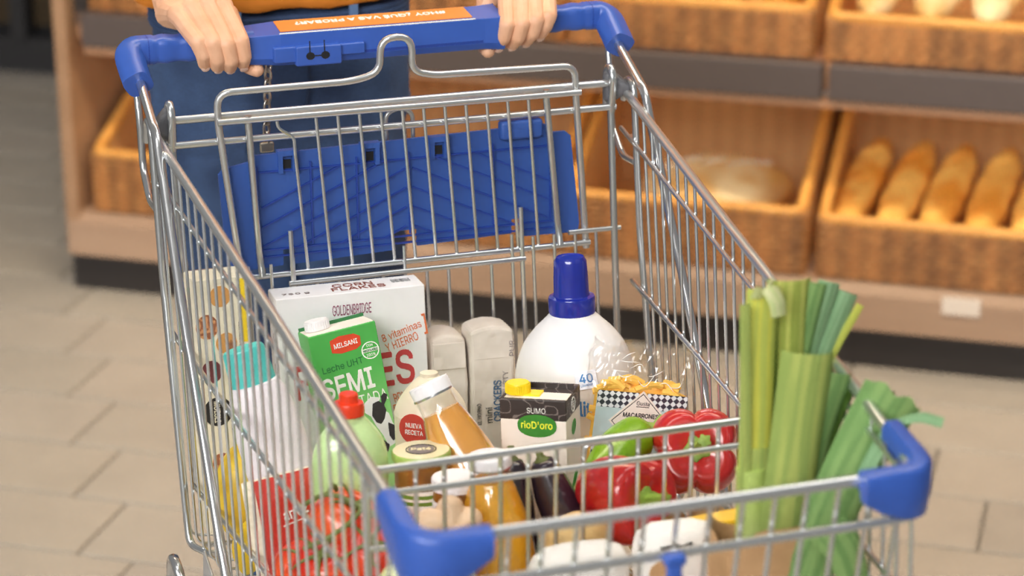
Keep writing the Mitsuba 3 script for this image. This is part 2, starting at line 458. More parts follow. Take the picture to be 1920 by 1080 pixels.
for i in range(4):
    s = -0.13 + 0.105 * i
    loaf('brown_roll', (s, 1.74, 0.65), (s + .01, 2.0, 0.70), 0.045, 'mat_crust_brown', 'golden brown roll, %s from the left in the basket right of the handle' % ORD[i], 'bread', 'brown rolls on the middle board', slashes=2)
for i in range(4):
    s = -0.62 + 0.11 * i
    loaf('dark_roll', (s, 1.74, 0.63), (s + .01, 2.0, 0.68), 0.042, 'mat_crust_brown', 'golden brown roll, %s from the left in the basket behind the hands' % ORD[i], 'bread', 'brown rolls behind the hands', slashes=2)
for i in range(3):
    s = -1.06 + 0.12 * i
    loaf('country_loaf', (s, 1.78, 0.225), (s + .03, 2.05, 0.26), 0.05, 'mat_crust_brown', 'brown loaf, %s from the left in the lower basket beside the side panel' % ORD[i], 'bread', 'loaves in the lower left basket', slashes=3)

# ------------------------------------------------------------------ shopping trolley
C = thing('shopping_cart', 'zinc wire shopping trolley with blue handle and blue corner bumpers, full of groceries', 'shopping cart')


def hw(y): return 0.2696 + 0.0693 * (y + 0.0883)                  # half width of the basket
def rimz(y): return 0.9502 + 0.1118 * (y + 0.0883)
def zf(y): return 0.525 + 0.10 * (-0.2 - y)                         # basket floor, rising to the front
def lean(y): return 0.20 + (y + 0.1) / 0.83 * 0.13                  # forward lean of the side wires


YF = -0.93
rimP = [(-hw(-.09), -.09, rimz(-.09)), (-hw(-.5), -.5, rimz(-.5)), (-.214, YF, rimz(YF) - .003), (.214, YF, rimz(YF) - .003), (hw(-.5), -.5, rimz(-.5)), (hw(-.09), -.09, rimz(-.09))]
put('rim', tube(fillet(rimP, .035), .0052, 10), 'mat_zinc_bar', C, smooth=50)
# long wires running round the basket
for z0, sl, zr in ((0.9083, 0.0747, .0028), (0.735, 0.0, .003), (0.56, -0.105, .003)):
    def zz(y): return z0 + sl * (y + .0)
    yb = -.075 if z0 > .9 else (-.13 if z0 > .7 else -.19)
    yf = YF + 0.12 * (0.85 - zz(YF)) + .004
    P = [(-hw(yb), yb, zz(yb)), (-hw(yf) - .001, yf, zz(yf)), (hw(yf) + .001, yf, zz(yf)), (hw(yb), yb, zz(yb))]
    if z0 > .9:
        for sg in (-1, 1):
            wire('long_wire', [(sg * hw(yb), yb, zz(yb)), (sg * hw(-.9), -.9, zz(-.9))], zr, C)
    else:
        wire('long_wire', P, zr, C, rad=.03)
wire('front_wire', [(-.2125, -.89, .814), (-.212, -.934, .814), (.212, -.934, .814), (.2125, -.89, .814)], .0042, C, 'mat_zinc_bar', rad=.02)
# upright wires of both sides
for sg in (-1, 1):
    for i in range(27):
        y0 = -.118 - .0307 * i
        zt = rimz(y0); zb = zf(y0); l = lean(y0)
        yb = y0 - l * (zt - zb)
        wire('side_wire', [(sg * (hw(y0) + .003), y0, zt), (sg * (hw(y0) + .003), yb, zf(yb)), (sg * (hw(y0) - .03), yb - .004, zf(yb) - .001)], .0017, C, rad=.012, n=6)
for i in range(15):
    x = -.198 + .0283 * i
    wire('front_upright', [(x, YF - .001, rimz(YF) - .004), (x, YF + .04, .60), (x, YF + .07, zf(YF) - .004)], .0021, C, rad=.02, n=6)
for i in range(13):
    x = -.216 + .036 * i
    ye = -.20
    wire('bottom_wire', [(x, -.20, zf(-.20) - .003), (x * .9, -.865, zf(-.865) - .003)], .0024, C, n=6)
for i in range(6):
    y = -.22 - .125 * i
    wire('bottom_cross_wire', [(-hw(y) + .002, y, zf(y) - .0075), (hw(y) - .002, y, zf(y) - .0075)], .0026, C, n=6)
# rear posts, their links to the elbows and the tubes that carry the handle
for sg in (-1, 1):
    x = sg * .274
    wire('rear_post', [(x, -.072, .935), (x, -.080, .964), (x, -.104, .962), (x, -.133, .79), (x, -.205, .545), (x, -.215, .520), (sg * .255, -.25, .522)], .0040, C, rad=.012)
    wire('post_link', [(x, -.012, 1.004), (x, -.030, .950), (x, -.036, .893), (x, -.075, .868), (x, -.112, .872)], .0040, C, rad=.012)
    wire('handle_tube', [(x, -.012, 1.010), (x, -.140, .9625), (x, -.157, .935), (x, -.262, .79), (x * .99, -.41, .578), (sg * .25, -.70, .175), (sg * .25, -.80, .15)], .0052, C, 'mat_chrome', rad=.03, n=10)
    wire('bracket_wire', [(x, -.10, .899), (sg * hw(-.12), -.13, .899)], .0028, C)
    put('gate_bushing', hull(((sg * .252, -.084, .968), .008), ((sg * .252, -.086, .945), .008), ((sg * .268, -.094, .955), .007)), 'mat_grey_plastic', C, smooth=40)
    wire('gate_loop', [(sg * .2505, -.097, .930), (sg * .2505, -.100, .972), (sg * .2505, -.090, .982), (sg * .2505, -.078, .972), (sg * .2505, -.080, .934)], .0046, C, rad=.008)
    # elbows of the handle
    P = spline([(sg * .262, 0, 1.018), (sg * .270, -.001, 1.0178), (sg * .277, -.010, 1.013), (sg * .2775, -.030, 1.0035), (sg * .2765, -.052, .994)], 5)
    put('elbow', tube(P, np.linspace(.0154, .0148, len(P)), 32, sq=3.5), 'mat_blue', C, smooth=40)
    # under-carriage
    wire('chassis_side', [(sg * .25, -.80, .15), (sg * .25, -.30, .15), (sg * .26, .03, .15)], .010, C, rad=.05, n=10)
    put('leg_bracket', rbox(.003, .06, .09, .001), 'mat_steel_plate', C, TR(sg * .266, -.27, .44) @ RX(12))
    wire('tray_hook', [(sg * .292, -.165, .15), (sg * .292, -.19, .46), (sg * .292, -.205, .505), (sg * .290, -.225, .50), (sg * .285, -.25, .45)], .0062, C, 'mat_chrome', rad=.02)
    for y in (-.76, .0):
        wheel = trimesh.creation.cylinder(.055, .028, sections=28); wheel.apply_transform(TR(sg * .25, y - .02, .0555) @ RY(90))
        wk = put('caster', [cbox(.004, .05, .09, (sg * .25 - .02, y - .01, .095)), cbox(.004, .05, .09, (sg * .25 + .02, y - .01, .095)), cbox(.05, .05, .012, (sg * .25, y, .142))], 'mat_steel_plate', C, smooth=False)
        put('tyre', wheel, 'mat_rubber', wk)
wire('chassis_cross', [(-.25, -.795, .15), (.25, -.795, .15)], .010, C, n=10)
wire('chassis_cross', [(-.26, .02, .15), (.26, .02, .15)], .010, C, n=10)

# rear gate
def gy(z): return -.090 - .13 * (.9614 - z)
wire('gate_rod', [(-.253, gy(.9614), .9614), (.253, gy(.9614), .9614)], .0046, C, 'mat_zinc_bar')
wire('gate_rod', [(-.255, gy(.9355) - .004, .9355), (.255, gy(.9355) - .004, .9355)], .0042, C, 'mat_zinc_bar')
for sg in (-1, 1):
    wire('gate_post', [(sg * .2505, gy(.94), .94), (sg * .2505, gy(.56), .56)], .0042, C)
wire('gate_cross_wire', [(-.258, gy(.795), .795), (-.195, gy(.795), .795)], .003, C)
wire('gate_cross_wire', [(.258, gy(.795), .795), (.195, gy(.795), .795)], .003, C)
wire('gate_cross_wire', [(-.258, gy(.575), .575), (.258, gy(.575), .575)], .003, C)
wire('gate_low_bar', [(-.132, gy(.771), .771), (.142, gy(.771), .771)], .0034, C)
for i in range(19):
    x = -.2275 + .0253 * i
    if abs(x) < .136:
        wire('gate_wire', [(x, gy(.80 if i % 5 == 4 else .774), .80 if i % 5 == 4 else .774), (x, gy(.57), .57)], .0019, C, n=6)
    else:
        wire('gate_wire', [(x, gy(.795), .795), (x, gy(.57), .57)], .0019, C, n=6)
for xx in (-.1275, .1385):
    wire('gate_wire', [(xx, gy(.83), .83), (xx, gy(.57), .57)], .0027, C, n=6)
wire('gate_arch', [(-.010, -.082, .905), (-.010, -.080, .945), (.006, -.079, .951), (.021, -.080, .945), (.021, -.082, .905)], .0026, C, rad=.012)
# folded child seat
ys = -.104
seat = [(-.183, ys, .785), (-.2015, ys, .958), (-.2015, ys, .9915), (-.05, ys, .9925), (-.0215, ys, 1.000), (-.0205, ys, 1.0375), (.0150, ys, 1.0375), (.0150, ys, .998), (.040, ys, .9915), (.2035, ys, .9890), (.2045, ys, .958), (.2195, ys, .772)]
wire('seat_frame', seat, .0040, C, 'mat_zinc_bar', rad=.018, n=10)
wire('seat_bar', [(-.203, ys - .006, .9605), (.2085, ys - .006, .9595)], .0038, C, 'mat_zinc_bar')
wire('seat_bar', [(-.205, ys - .006, .7815), (.2215, ys - .006, .7805)], .0036, C)
for x0, x1 in ((-.1695, -.1615), (.1685, .1845)):
    wire('seat_post', [(x0, ys - .004, .965), (x0, ys - .004, .954), (x1 - .001, ys - .004, .80), (x1, ys - .010, .782)], .0040, C, rad=.01)
for i in range(12):
    xt = -.1195 + .02425 * i; xb = xt + .0125
    if i == 0:
        P = [(xt - .018, ys - .002, .961), (xt - .018, ys - .002, .948), (xt, ys - .002, .936), (xt, ys - .004, .92), (xb - .002, ys - .005, .782)]
        wire('seat_wire', P, .0019, C, rad=.006, n=6)
    else:
        wire('seat_wire', [(xt, ys - .003, .960), (xb, ys - .005, .781)], .0019, C, n=6)
# blue flap of the seat
def lin(x): return x
flap = Polygon([(-.196, .785), (-.19, .783), (-.1335, .786), (-.1335, .806), (-.120, .806), (-.120, .786), (-.007, .790), (-.007, .812), (.0205, .812), (.0205, .792), (.132, .795), (.132, .812), (.1455, .812), (.1455, .790), (.212, .7885),
                (.214, .80), (.2025, .905), (.196, .9105), (.176, .9105), (.172, .921), (-.165, .915), (-.169, .908), (-.196, .903), (-.202, .897)])
fl = extr(flap, .004); fl.apply_transform(TR(0, ys + .014, 0) @ FACE)
F_ = put('seat_flap', fl, 'mat_blue_panel', C, smooth=False, label='blue plastic flap')
for x in (-.126, -.033, .046):
    t = [cbox(.022, .010, .006, (x, ys + .008, .9165)), cbox(.005, .009, .022, (x - .008, ys + .008, .905)), cbox(.005, .009, .022, (x + .008, ys + .008, .905))]
    tk = put('clip', t, 'mat_blue_panel', F_, smooth=False)
    scene[key_for('clip_slot', C + '__seat_flap')] = mikit.ply(cbox(.009, .002, .010, (x, ys + .0095, .903)), 'mat_slot')
put('clip', rbox(.05, .016, .022, .004), 'mat_blue_panel', F_, TR(.142, ys + .008, .908))
ribs = []
for i in range(11):
    for sg in (-1, 1):
        x0 = .02 + sg * (.0) + 0
        a = np.array([.012 + sg * .001, .915 - .024 * i]); b = a + np.array([sg * .16, -.088 * .9])
        if sg > 0:
            a, b = np.array([.016, .930 - .0225 * i]), np.array([.176, .930 - .0225 * i - .075])
        else:
            a, b = np.array([.008, .930 - .0225 * i]), np.array([-.156, .930 - .0225 * i - .075])
        seg = LineString([a, b]).intersection(sbox(-.157, .806, .175, .896))
        if seg.is_empty or seg.length < .02:
            continue
        (xa, za), (xb, zb) = seg.coords[0], seg.coords[-1]
        L = math.hypot(xb - xa, zb - za)
        r_ = cbox(L, .0026, .0016); r_.apply_transform(TR((xa + xb) / 2, ys + .0085, (za + zb) / 2) @ RY(-math.degrees(math.atan2(zb - za, xb - xa))))
        put('rib', r_, 'mat_blue_dark', F_, smooth=False)
for x in (-.16, -.1, -.048, .012, .11, .178):
    put('rib', cbox(.0016, .003, .095, (x, ys + .0085, .856)), 'mat_blue_dark', F_, smooth=False)
for z in (.896, .806, .798):
    put('rib', cbox(.345, .003, .0016, (.008, ys + .0085, z)), 'mat_blue_dark', F_, smooth=False)

# handle
G = 'mat_blue'
for sg in (-1, 1):
    n = 40
    xs = np.linspace(.264, .140, n)
    P = [(sg * x, 0, 1.018) for x in xs]
    R = [.0150 - .0015 * (0.5 + 0.5 * math.cos((x - .225) * 2 * math.pi / .027)) * (1 if .17 < x < .25 else 0) for x in xs]
    put('handle_grip', tube(P, R, 32, sq=4.5), G, C, smooth=35)
    put('grip_seam', tube([(sg * .2575, 0, 1.018), (sg * .2565, 0, 1.018)], .0152, 32, sq=4.5), 'mat_blue_dark', C, smooth=35)
prof = Polygon([(-.022, .996), (-.026, 1.003), (-.023, 1.0285), (.019, 1.0325), (.023, 1.029), (.022, 1.006), (.010, .996)]).buffer(.002, 2)
body = extr(prof, .236); body.apply_transform(np.array([[0, 0, 1, -.113], [1, 0, 0, 0], [0, 1, 0, 0], [0, 0, 0, 1.0]]))
H = put('handle_module', body, G, C, smooth=25)
for sg, x0, x1 in ((-1, -.1125, -.152), (1, .1225, .146)):
    a = np.array(prof.exterior.coords)[:-1]; cen = np.array([0, 1.018])
    V = np.vstack([np.column_stack([np.full(len(a), x0), a]), np.column_stack([np.full(len(a), x1), cen + (a - cen) * (.86 if sg < 0 else 1.08)])])
    put('module_end', trimesh.convex.convex_hull(V), G, C, smooth=25)
wall = put('module_groove', cbox(.23, .002, .003, (.005, -.0272, 1.0045)), 'mat_blue_dark', C, smooth=False)
# inlay with the writing, read by the person who pushes
ang = math.degrees(math.atan2(.004, .042))
ML = TR(-.001, -.001, 1.0325) @ RX(ang)
lab = put('handle_inlay', rbox(.222, .036, .0012, .0004), 'mat_orange_label', C, ML, label='orange inlay with white writing')
put('lettering', words('#HOY ¿QUÉ VAS A PROBAR?', .0085, .175, True), 'mat_print_white', lab, ML @ TR(-.002, .004, .0012) @ RZ(180), smooth=False)
put('inlay_edge', cbox(.226, .0012, .0014, (-.001, -.0238, 1.0304)), 'mat_print_white', C, smooth=False)
# coin lock
lk = put('coin_lock', rbox(.052, .020, .022, .002), G, C, TR(-.073, -.028, .995))
put('lock_side', rbox(.026, .016, .018, .002), G, lk, TR(-.110, -.026, .999))
put('lock_side', rbox(.030, .014, .013, .002), G, lk, TR(-.034, -.026, 1.003))
put('lock_slot', [disc(.0042, .001, 1.15), ], 'mat_slot', lk, TR(-.083, -.0378, 1.0065) @ FACE, smooth=False)
put('lock_slot', [disc(.0042, .001, 1.15), ], 'mat_slot', lk, TR(-.066, -.0378, 1.0065) @ FACE, smooth=False)
put('lock_slot', cbox(.014, .001, .0012, (-.0745, -.0383, 1.0065)), 'mat_slot', lk, smooth=False)
for x in (-.0835, -.067):
    put('lock_groove', cbox(.001, .001, .014, (x, -.0383, 1.0165)), 'mat_slot', lk, RX(0), smooth=False)
# chain of the coin lock with its key
ck = key_for('lock_chain', C)
for i in range(8):
    th = np.linspace(0, 2 * math.pi, 17)[:-1]
    P = np.column_stack([.0042 * np.cos(th), 0 * th, .0082 * np.sin(th)])
    M = TR(-.1245 - .0008 * i, -.008, .9925 - .0122 * i) @ RZ(35 + 90 * (i % 2))
    P = (M[:3, :3] @ P.T).T + M[:3, 3]
    put('link', tube(P, .0016, 6, closed=True), 'mat_chain', ck, smooth=50)
put('key', rbox(.016, .005, .012, .002), 'mat_key_brass', ck, TR(-.130, -.010, .892))

# blue corner bumpers
def bumper(sg):
    plan = fillet([(sg * .2225, -.866, 0), (sg * .2205, -.941, 0), (sg * .158, -.941, 0)], .034, 10)
    plan = np.vstack([plan[0], plan[0] * .5 + plan[1] * .5, plan[1:-1], plan[-2] * .5 + plan[-1] * .5, plan[-1]])
    n = len(plan); d = np.concatenate([[0], np.cumsum(np.linalg.norm(np.diff(plan, axis=0), axis=1))]); d /= d[-1]
    tn = np.gradient(plan, axis=0); tn /= np.linalg.norm(tn, axis=1, keepdims=True)
    out = np.column_stack([tn[:, 1], -tn[:, 0], 0 * d]) * (1 if np.cross(tn[0], [plan[0][0], plan[0][1] + .7, 0])[2] < 0 else -1)
    if (out[n // 2] @ np.array([sg, -1, 0])) < 0:
        out = -out
    V = []
    for i in range(n):
        top = rimz(plan[i][1]) + .0085
        h = .022 + .028 * math.sin(math.pi * min(1, max(0, d[i] * .9 + .08))) ** .7
        zb = top - h
        sec = [(-.0115, top - .006), (-.008, top), (.003, top), (.008, top - .005), (.0085, (top + zb) / 2), (.006, zb + .003), (.002, zb), (-.003, zb + .001), (-.004, top - .018), (-.0115, top - .016)]
        V += [plan[i] * [1, 1, 0] + out[i] * o + np.array([0, 0, z]) for o, z in sec]
    V = np.array(V); m = len(sec); F = []
    for i in range(n - 1):
        for q in range(m):
            q2 = (q + 1) % m
            F += [[i * m + q, i * m + q2, (i + 1) * m + q2], [i * m + q, (i + 1) * m + q2, (i + 1) * m + q]]
    for base in (0, (n - 1) * m):
        c = [base + q for q in range(m)]
        for q in range(1, m - 1):
            F.append([c[0], c[q], c[q + 1]])
    g = trimesh.Trimesh(V, F, process=True); trimesh.repair.fix_normals(g)
    put('bumper', g, 'mat_blue', C, smooth=50, label='blue plastic corner bumper')


bumper(-1); bumper(1)
k = put('front_clip', [rbox(.018, .012, .010, .003), ], 'mat_blue', C, TR(-.007, -.944, .809), label='blue plastic clip')
put('clip_stem', rbox(.012, .010, .022, .003), 'mat_blue', k, TR(-.007, -.944, .792))
put('clip_foot', rbox(.024, .012, .02, .003), 'mat_blue', k, TR(-.007, -.944, .775))

# divider grid near the front
yd = -.65
wire('divider_bar', [(-.184, yd, .60), (-.184, yd, .786), (.184, yd, .7875), (.184, yd, .60)], .0040, C, 'mat_zinc_bar', rad=.008)
wire('divider_bar', [(-.184, yd - .004, .764), (.182, yd - .004, .764)], .0034, C, 'mat_zinc_bar')
wire('divider_bar', [(-.184, yd - .004, .7105), (-.165, yd - .004, .7105)], .0034, C, 'mat_zinc_bar')
for i in range(12):
    x = -.1375 + .02672 * i
    zt = .786 if i not in (6, 7) else .778
    wire('divider_wire', [(x, yd + .003, zt), (x, yd + .003, zf(yd) - .002)], .0023, C, n=6)
wire('divider_arch', [(.0228, yd + .003, .765), (.0228, yd + .003, .783), (.0495, yd + .003, .783), (.0495, yd + .003, .765)], .0023, C, rad=.012, n=6)

# ------------------------------------------------------------------ groceries
TILT = -math.degrees(math.atan(0.10))


def stand(x, y, yaw=0, roll=0, pitch=0, dz=0.0):
    """frame of an item standing on the sloping basket floor; roll < 0 leans its top to the left, pitch < 0 backwards"""
    return TR(x, y, zf(y) + .001 + dz) @ RX(TILT + pitch) @ RZ(yaw) @ RY(roll)


mat('white_card', s2l(228, 226, 227), 0.45)
mat('cream_card', s2l(232, 222, 210), 0.5)
mat('brown_print', s2l(120, 62, 48), 0.6)
mat('plum_print', s2l(128, 60, 88), 0.6)
mat('red_print', s2l(190, 62, 66), 0.6)
mat('orange_print', s2l(206, 104, 60), 0.6)
mat('grey_print', s2l(120, 110, 110), 0.6)

# cereal box against the rear gate
k = thing('cereal_box', 'large white cereal box with red lettering standing against the rear gate', 'cereal box')
I = stand(-.0755, -.170, -2.0)
w_, d_, h_ = .166, .048, .250
put('carton', rbox(w_, d_, h_, .0016), 'mat_white_card', k, I)
y_ = -d_ / 2 - .0001
put('lettering', words('GoldenBridge'.upper(), .0115, .043), 'mat_plum_print', k, I @ front(.0005, h_ - .0195, y_), smooth=False)
put('lettering', words('FLAKES', .037, .135, True), 'mat_red_print', k, I @ front(.0, h_ - .094, y_, 3), smooth=False)
put('lettering', words('8 vitaminas', .0085, .046), 'mat_orange_print', k, I @ front(.0545, h_ - .050, y_, 17), smooth=False)
put('lettering', words(']', .019, .004), 'mat_orange_print', k, I @ front(.081, h_ - .0445, y_, 8), smooth=False)
put('lettering', words('Y HIERRO', .0095, .038), 'mat_orange_print', k, I @ front(.0545, h_ - .0625, y_, 17), smooth=False)
put('lettering', words('RDURA', .0095, .024), 'mat_orange_print', k, I @ front(.0545, h_ - .1235, y_, 14), smooth=False)
put('lettering', words('RROJ', .0095, .022), 'mat_orange_print', k, I @ front(.053, h_ - .136, y_, 14), smooth=False)
top = I @ TR(0, 0, h_ + .0001)
put('lettering', words('CORN', .012, .045), 'mat_brown_print', k, top @ TR(.008, .006, 0), smooth=False)
put('lettering', words('FLAKES', .012, .06), 'mat_brown_print', k, top @ TR(.012, -.009, 0), smooth=False)
put('lettering', words('750 g', .006, .03), 'mat_grey_print', k, top @ TR(-.058, -.010, 0), smooth=False)
put('barcode', [cbox(.0006 + .0007 * rng.random(), .013, .0004, (.052 + .0018 * i, .004, 0)) for i in range(12)], 'mat_print_black', k, top, smooth=False)
side = I @ TR(-w_ / 2 - .0001, 0, 0) @ RZ(-90) @ FACE
for v, n in ((.20, 26), (.165, 18), (.10, 30), (.065, 22)):
    put('side_mark', disc(.007, .0004, .8), 'mat_brown_print', k, side @ TR(.004, v, 0) @ RZ(n), smooth=False)
put('side_mark', words('Desayuno', .010, .036), 'mat_brown_print', k, side @ TR(0, .135, 0), smooth=False)

# tall nut mix carton by the left side wires
mat('nut_card', s2l(228, 220, 196), 0.5)
mat('nut_yellow', s2l(236, 204, 40), 0.5)
mat('walnut', mikit.proc(lambda p, n, uv: mix(s2l(150, 92, 62), s2l(206, 150, 104), smoothstep(.42, .58, noise(p.x * 380, p.z * 380, 0)))), 0.6)
mat('almond', s2l(206, 150, 84), 0.6)
mat('fig', s2l(112, 58, 62), 0.6)
k = thing('nut_carton', 'tall pale carton printed with walnuts and almonds beside the left side wires', 'carton')
I = stand(-.2235, -.190, 3)
put('carton', rbox(.058, .045, .286, .0014), 'mat_nut_card', k, I)
I = I @ TR(0, 0, -.014)
put('edge_stripe', cbox(.0075, .0006, .070, (.0235, -.0227, .262)), 'mat_nut_yellow', k, I, smooth=False)
for u, v, r, sx, m in ((-.001, .280, .0115, 1, 'almond'), (-.017, .248, .0135, .9, 'walnut'), (.003, .228, .0115, 1, 'almond'), (.008, .225, .006, .8, 'fig'), (-.015, .198, .0125, .9, 'fig'), (.021, .203, .010, .7, 'almond'),
                       (-.010, .095, .011, 1, 'walnut'), (.004, .070, .011, 1, 'fig'), (.012, .040, .012, .9, 'walnut'), (-.016, .05, .012, .9, 'almond')):
    put('nut_picture', disc(r, .0005, sx), 'mat_' + m, k, I @ front(u, v, -.0226), smooth=False)
put('badge', disc(.016, .0004), 'mat_print_black', k, I @ front(-.011, .153, -.0226), smooth=False)
put('lettering', words('MUESLI', .0065, .024, True), 'mat_nut_card', k, I @ front(-.012, .153, -.0231, -90), smooth=False)
put('lettering', words('NATUR', .0105, .040, True), 'mat_print_black', k, I @ front(.0085, .150, -.0226, -90), smooth=False)
put('lettering', words('NUTTY', .008, .036, True), 'mat_print_black', k, I @ front(.018, .150, -.0226, -90), smooth=False)
put('lettering', words('con nueces', .005, .030), 'mat_grey_print', k, I @ front(.019, .235, -.0226, -90), smooth=False)

# green milk carton
GREEN0, GREEN1 = s2l(76, 172, 80), s2l(178, 226, 150)
I = stand(-.0735, -.240, 0, -8.0)
I_m = I
Zin = [float(q) for q in np.linalg.inv(I)[2]]


def milk_grad(p, n, uv):
    v = p.x * Zin[0] + p.y * Zin[1] + p.z * Zin[2] + Zin[3]
    return mix(GREEN1, GREEN0, smoothstep(.05, .20, v))


mat('milk_card', mikit.proc(milk_grad), 0.42)
mat('milk_dark', s2l(40, 110, 60), 0.5)
mat('milk_red', s2l(216, 72, 44), 0.5)
mat('cow_white', s2l(226, 226, 224), 0.7)
mat('cow_black', s2l(48, 44, 46), 0.7)
k = thing('milk_carton', 'green milk carton with a printed cow leaning before the cereal box', 'milk carton')
w_, d_, h_ = .0745, .056, .2330
b = rbox(w_, d_, h_, .0012)
v = b.vertices; v[v[:, 2] > .2, 2] -= (v[v[:, 2] > .2, 1] + d_ / 2) * .16
b.vertices = v
put('carton', b, 'mat_milk_card', k, I)
tp = I @ TR(0, 0, h_ - .0095) @ RX(-9.1)
put('top_panel', cbox(w_ - .003, d_ * .98, .0006, (0, 0, .0052)), 'mat_cream_card', k, tp, smooth=False)
put('top_fin', cbox(w_ - .002, .003, .004, (0, d_ / 2 - .005, .007)), 'mat_milk_dark', k, tp, smooth=False)
capm = [lathe([(.0125, 0), (.013, .001), (.013, .0095), (.012, .011), (0.0005, .0112)], 30)] + [cbox(.0012, .0012, .009, (.0131 * math.cos(t), .0131 * math.sin(t), .005)) for t in np.linspace(0, 2 * math.pi, 31)[:-1]]
put('screw_cap', capm, 'mat_white_card', k, tp @ TR(-.019, .004, .0058), smooth=40)
yf_ = -d_ / 2 - .0001


def mp(u, v, tilt=0, out=0.0):
    return I_m @ front(u - w_ / 2, h_ + v, yf_ - out, tilt)


put('logo_plate', extr(Polygon([(-.0150, -.006), (-.006, -.0085), (.010, -.0075), (.0152, -.0045), (.0155, .004), (.010, .0075), (-.006, .0085), (-.0152, .0058)]).buffer(.0012, 4), .0005), 'mat_milk_red', k, mp(.0385, -.0165), smooth=False)
put('lettering', words('MILSANI', .0052, .026, True), 'mat_print_white', k, mp(.0385, -.0165, 2, .0006), smooth=False)
put('lettering', words('Leche UHT', .0072, .045), 'mat_milk_dark', k, mp(.031, -.0395, 2), smooth=False)
put('lettering', words('SEMI', .0225, .057, True), 'mat_print_white', k, mp(.033, -.0610, 2), smooth=False)
put('lettering', words('DESNATADA', .0125, .070), 'mat_print_white', k, mp(.0375, -.0835, 2), smooth=False)
put('seal', ringp(.0098, .0012), 'mat_print_white', k, mp(.0635, -.0305), smooth=False)
put('seal', [cbox(.019, .0040, .0005)], 'mat_print_white', k, mp(.0635, -.0302), smooth=False)
put('lettering', words('100%', .0030, .010, True), 'mat_print_white', k, mp(.0635, -.0355), smooth=False)
put('lettering', words('CON', .0026, .007, True), 'mat_print_white', k, mp(.0635, -.0248), smooth=False)
put('lettering', words('RECICLABLE', .0022, .016, True), 'mat_milk_dark', k, mp(.0635, -.0302, 0, .0003), smooth=False)


def cow(pts):
    out = []
    for x, y in pts:
        px, py = x / 4.154 + 640 - 567, y / 4.154 + 700 - 628
        out.append(((px * 203 - py * 47) / 28050 * w_, -(131 * py + 31 * px) / 28050 * .118))
    return Polygon(out).buffer(.0006, 3)


COW = [('cow_white', [(180, 250), (230, 195), (290, 200), (300, 250), (330, 300), (380, 330), (415, 410), (455, 460), (470, 560), (400, 600), (350, 510), (280, 420), (240, 350), (190, 320)], 0),
       ('cow_black', [(250, 250), (290, 230), (330, 250), (355, 300), (345, 370), (320, 410), (285, 395), (250, 345)], .0005), ('cow_black', [(325, 250), (315, 190), (335, 165), (358, 175), (350, 220), (335, 255)], .0005),
       ('cow_black', [(385, 410), (430, 430), (455, 520), (430, 550), (400, 510)], .0005), ('cow_black', [(345, 550), (395, 590), (385, 640), (335, 640)], .0005)]
for m, pts, o in COW:
    put('cow_picture', extr(cow(pts), .0005), 'mat_' + m, k, mp(0, 0, 0, o), smooth=False)

# cracker packs of grey paper
mat('paper', mikit.proc(lambda p, n, uv: mix(s2l(190, 180, 168), s2l(214, 205, 194), fbm(p.x * 60, p.y * 60, p.z * 60))), 0.75, bump=mikit.proc(lambda p, n, uv: fbm(p.x * 70, p.y * 70, p.z * 40)), bscale=.006)
mat('ink_blue', s2l(52, 84, 118), 0.6)


def cracker(x, y, w, h, label, text, fold):
    k = thing('cracker_pack', label, 'crackers', 'grey paper cracker packs')
    I = stand(x, y, -2, 1.0)
    g = rbox(w, .046, h, .004).subdivide().subdivide()
    v = g.vertices
    v[:, 1] += .0025 * (meshkit.noise(v * 40, 3) - .5) + np.where(v[:, 2] > h - .028, (v[:, 2] - h + .028) * fold, 0)
    v[:, 0] += .0025 * (meshkit.noise(v * 35, 9) - .5)
    tp = v[:, 2] > h - .01
    v[tp, 2] += .006 * np.cos(v[tp, 0] / w * 3.0)
    g.vertices = v
    put('wrapper', g, 'mat_paper', k, I, smooth=35)
    fl = rbox(w * .92, .004, .030, .0015).subdivide()
    put('folded_end', fl, 'mat_paper', k, I @ TR(0, -.0205, h - .032) @ RX(-8 if fold > 0 else -4), smooth=30)
    if text:
        put('lettering', words('CRACKERS', .0085, .048, True), 'mat_ink_blue', k, I @ front(0.0040, .108, -.0245, 90), smooth=False)
        put('lettering', words('mini', .0075, .018), 'mat_print_black', k, I @ front(-0.0060, .092, -.0245, 90), smooth=False)
        put('lettering', words('EL HORNO', .0045, .025), 'mat_print_black', k, I @ front(-0.0175, .094, -.0245, 90), smooth=False)
        put('lettering', words('CROUSTY', .006, .04), 'mat_grey_print', k, I @ front(0.0135, .122, -.0245, 90), smooth=False)
        put('lettering', words('PUR', .006, .018), 'mat_grey_print', k, I @ front(.0215, .168, -.0245, 90), smooth=False)


cracker(.0310, -.172, .041, .180, 'grey paper cracker pack with folded top next to the cereal box, without visible lettering', False, .5)
cracker(.0790, -.178, .050, .188, 'grey paper pack reading crackers, between its plain twin and the white detergent bottle', True, .1)

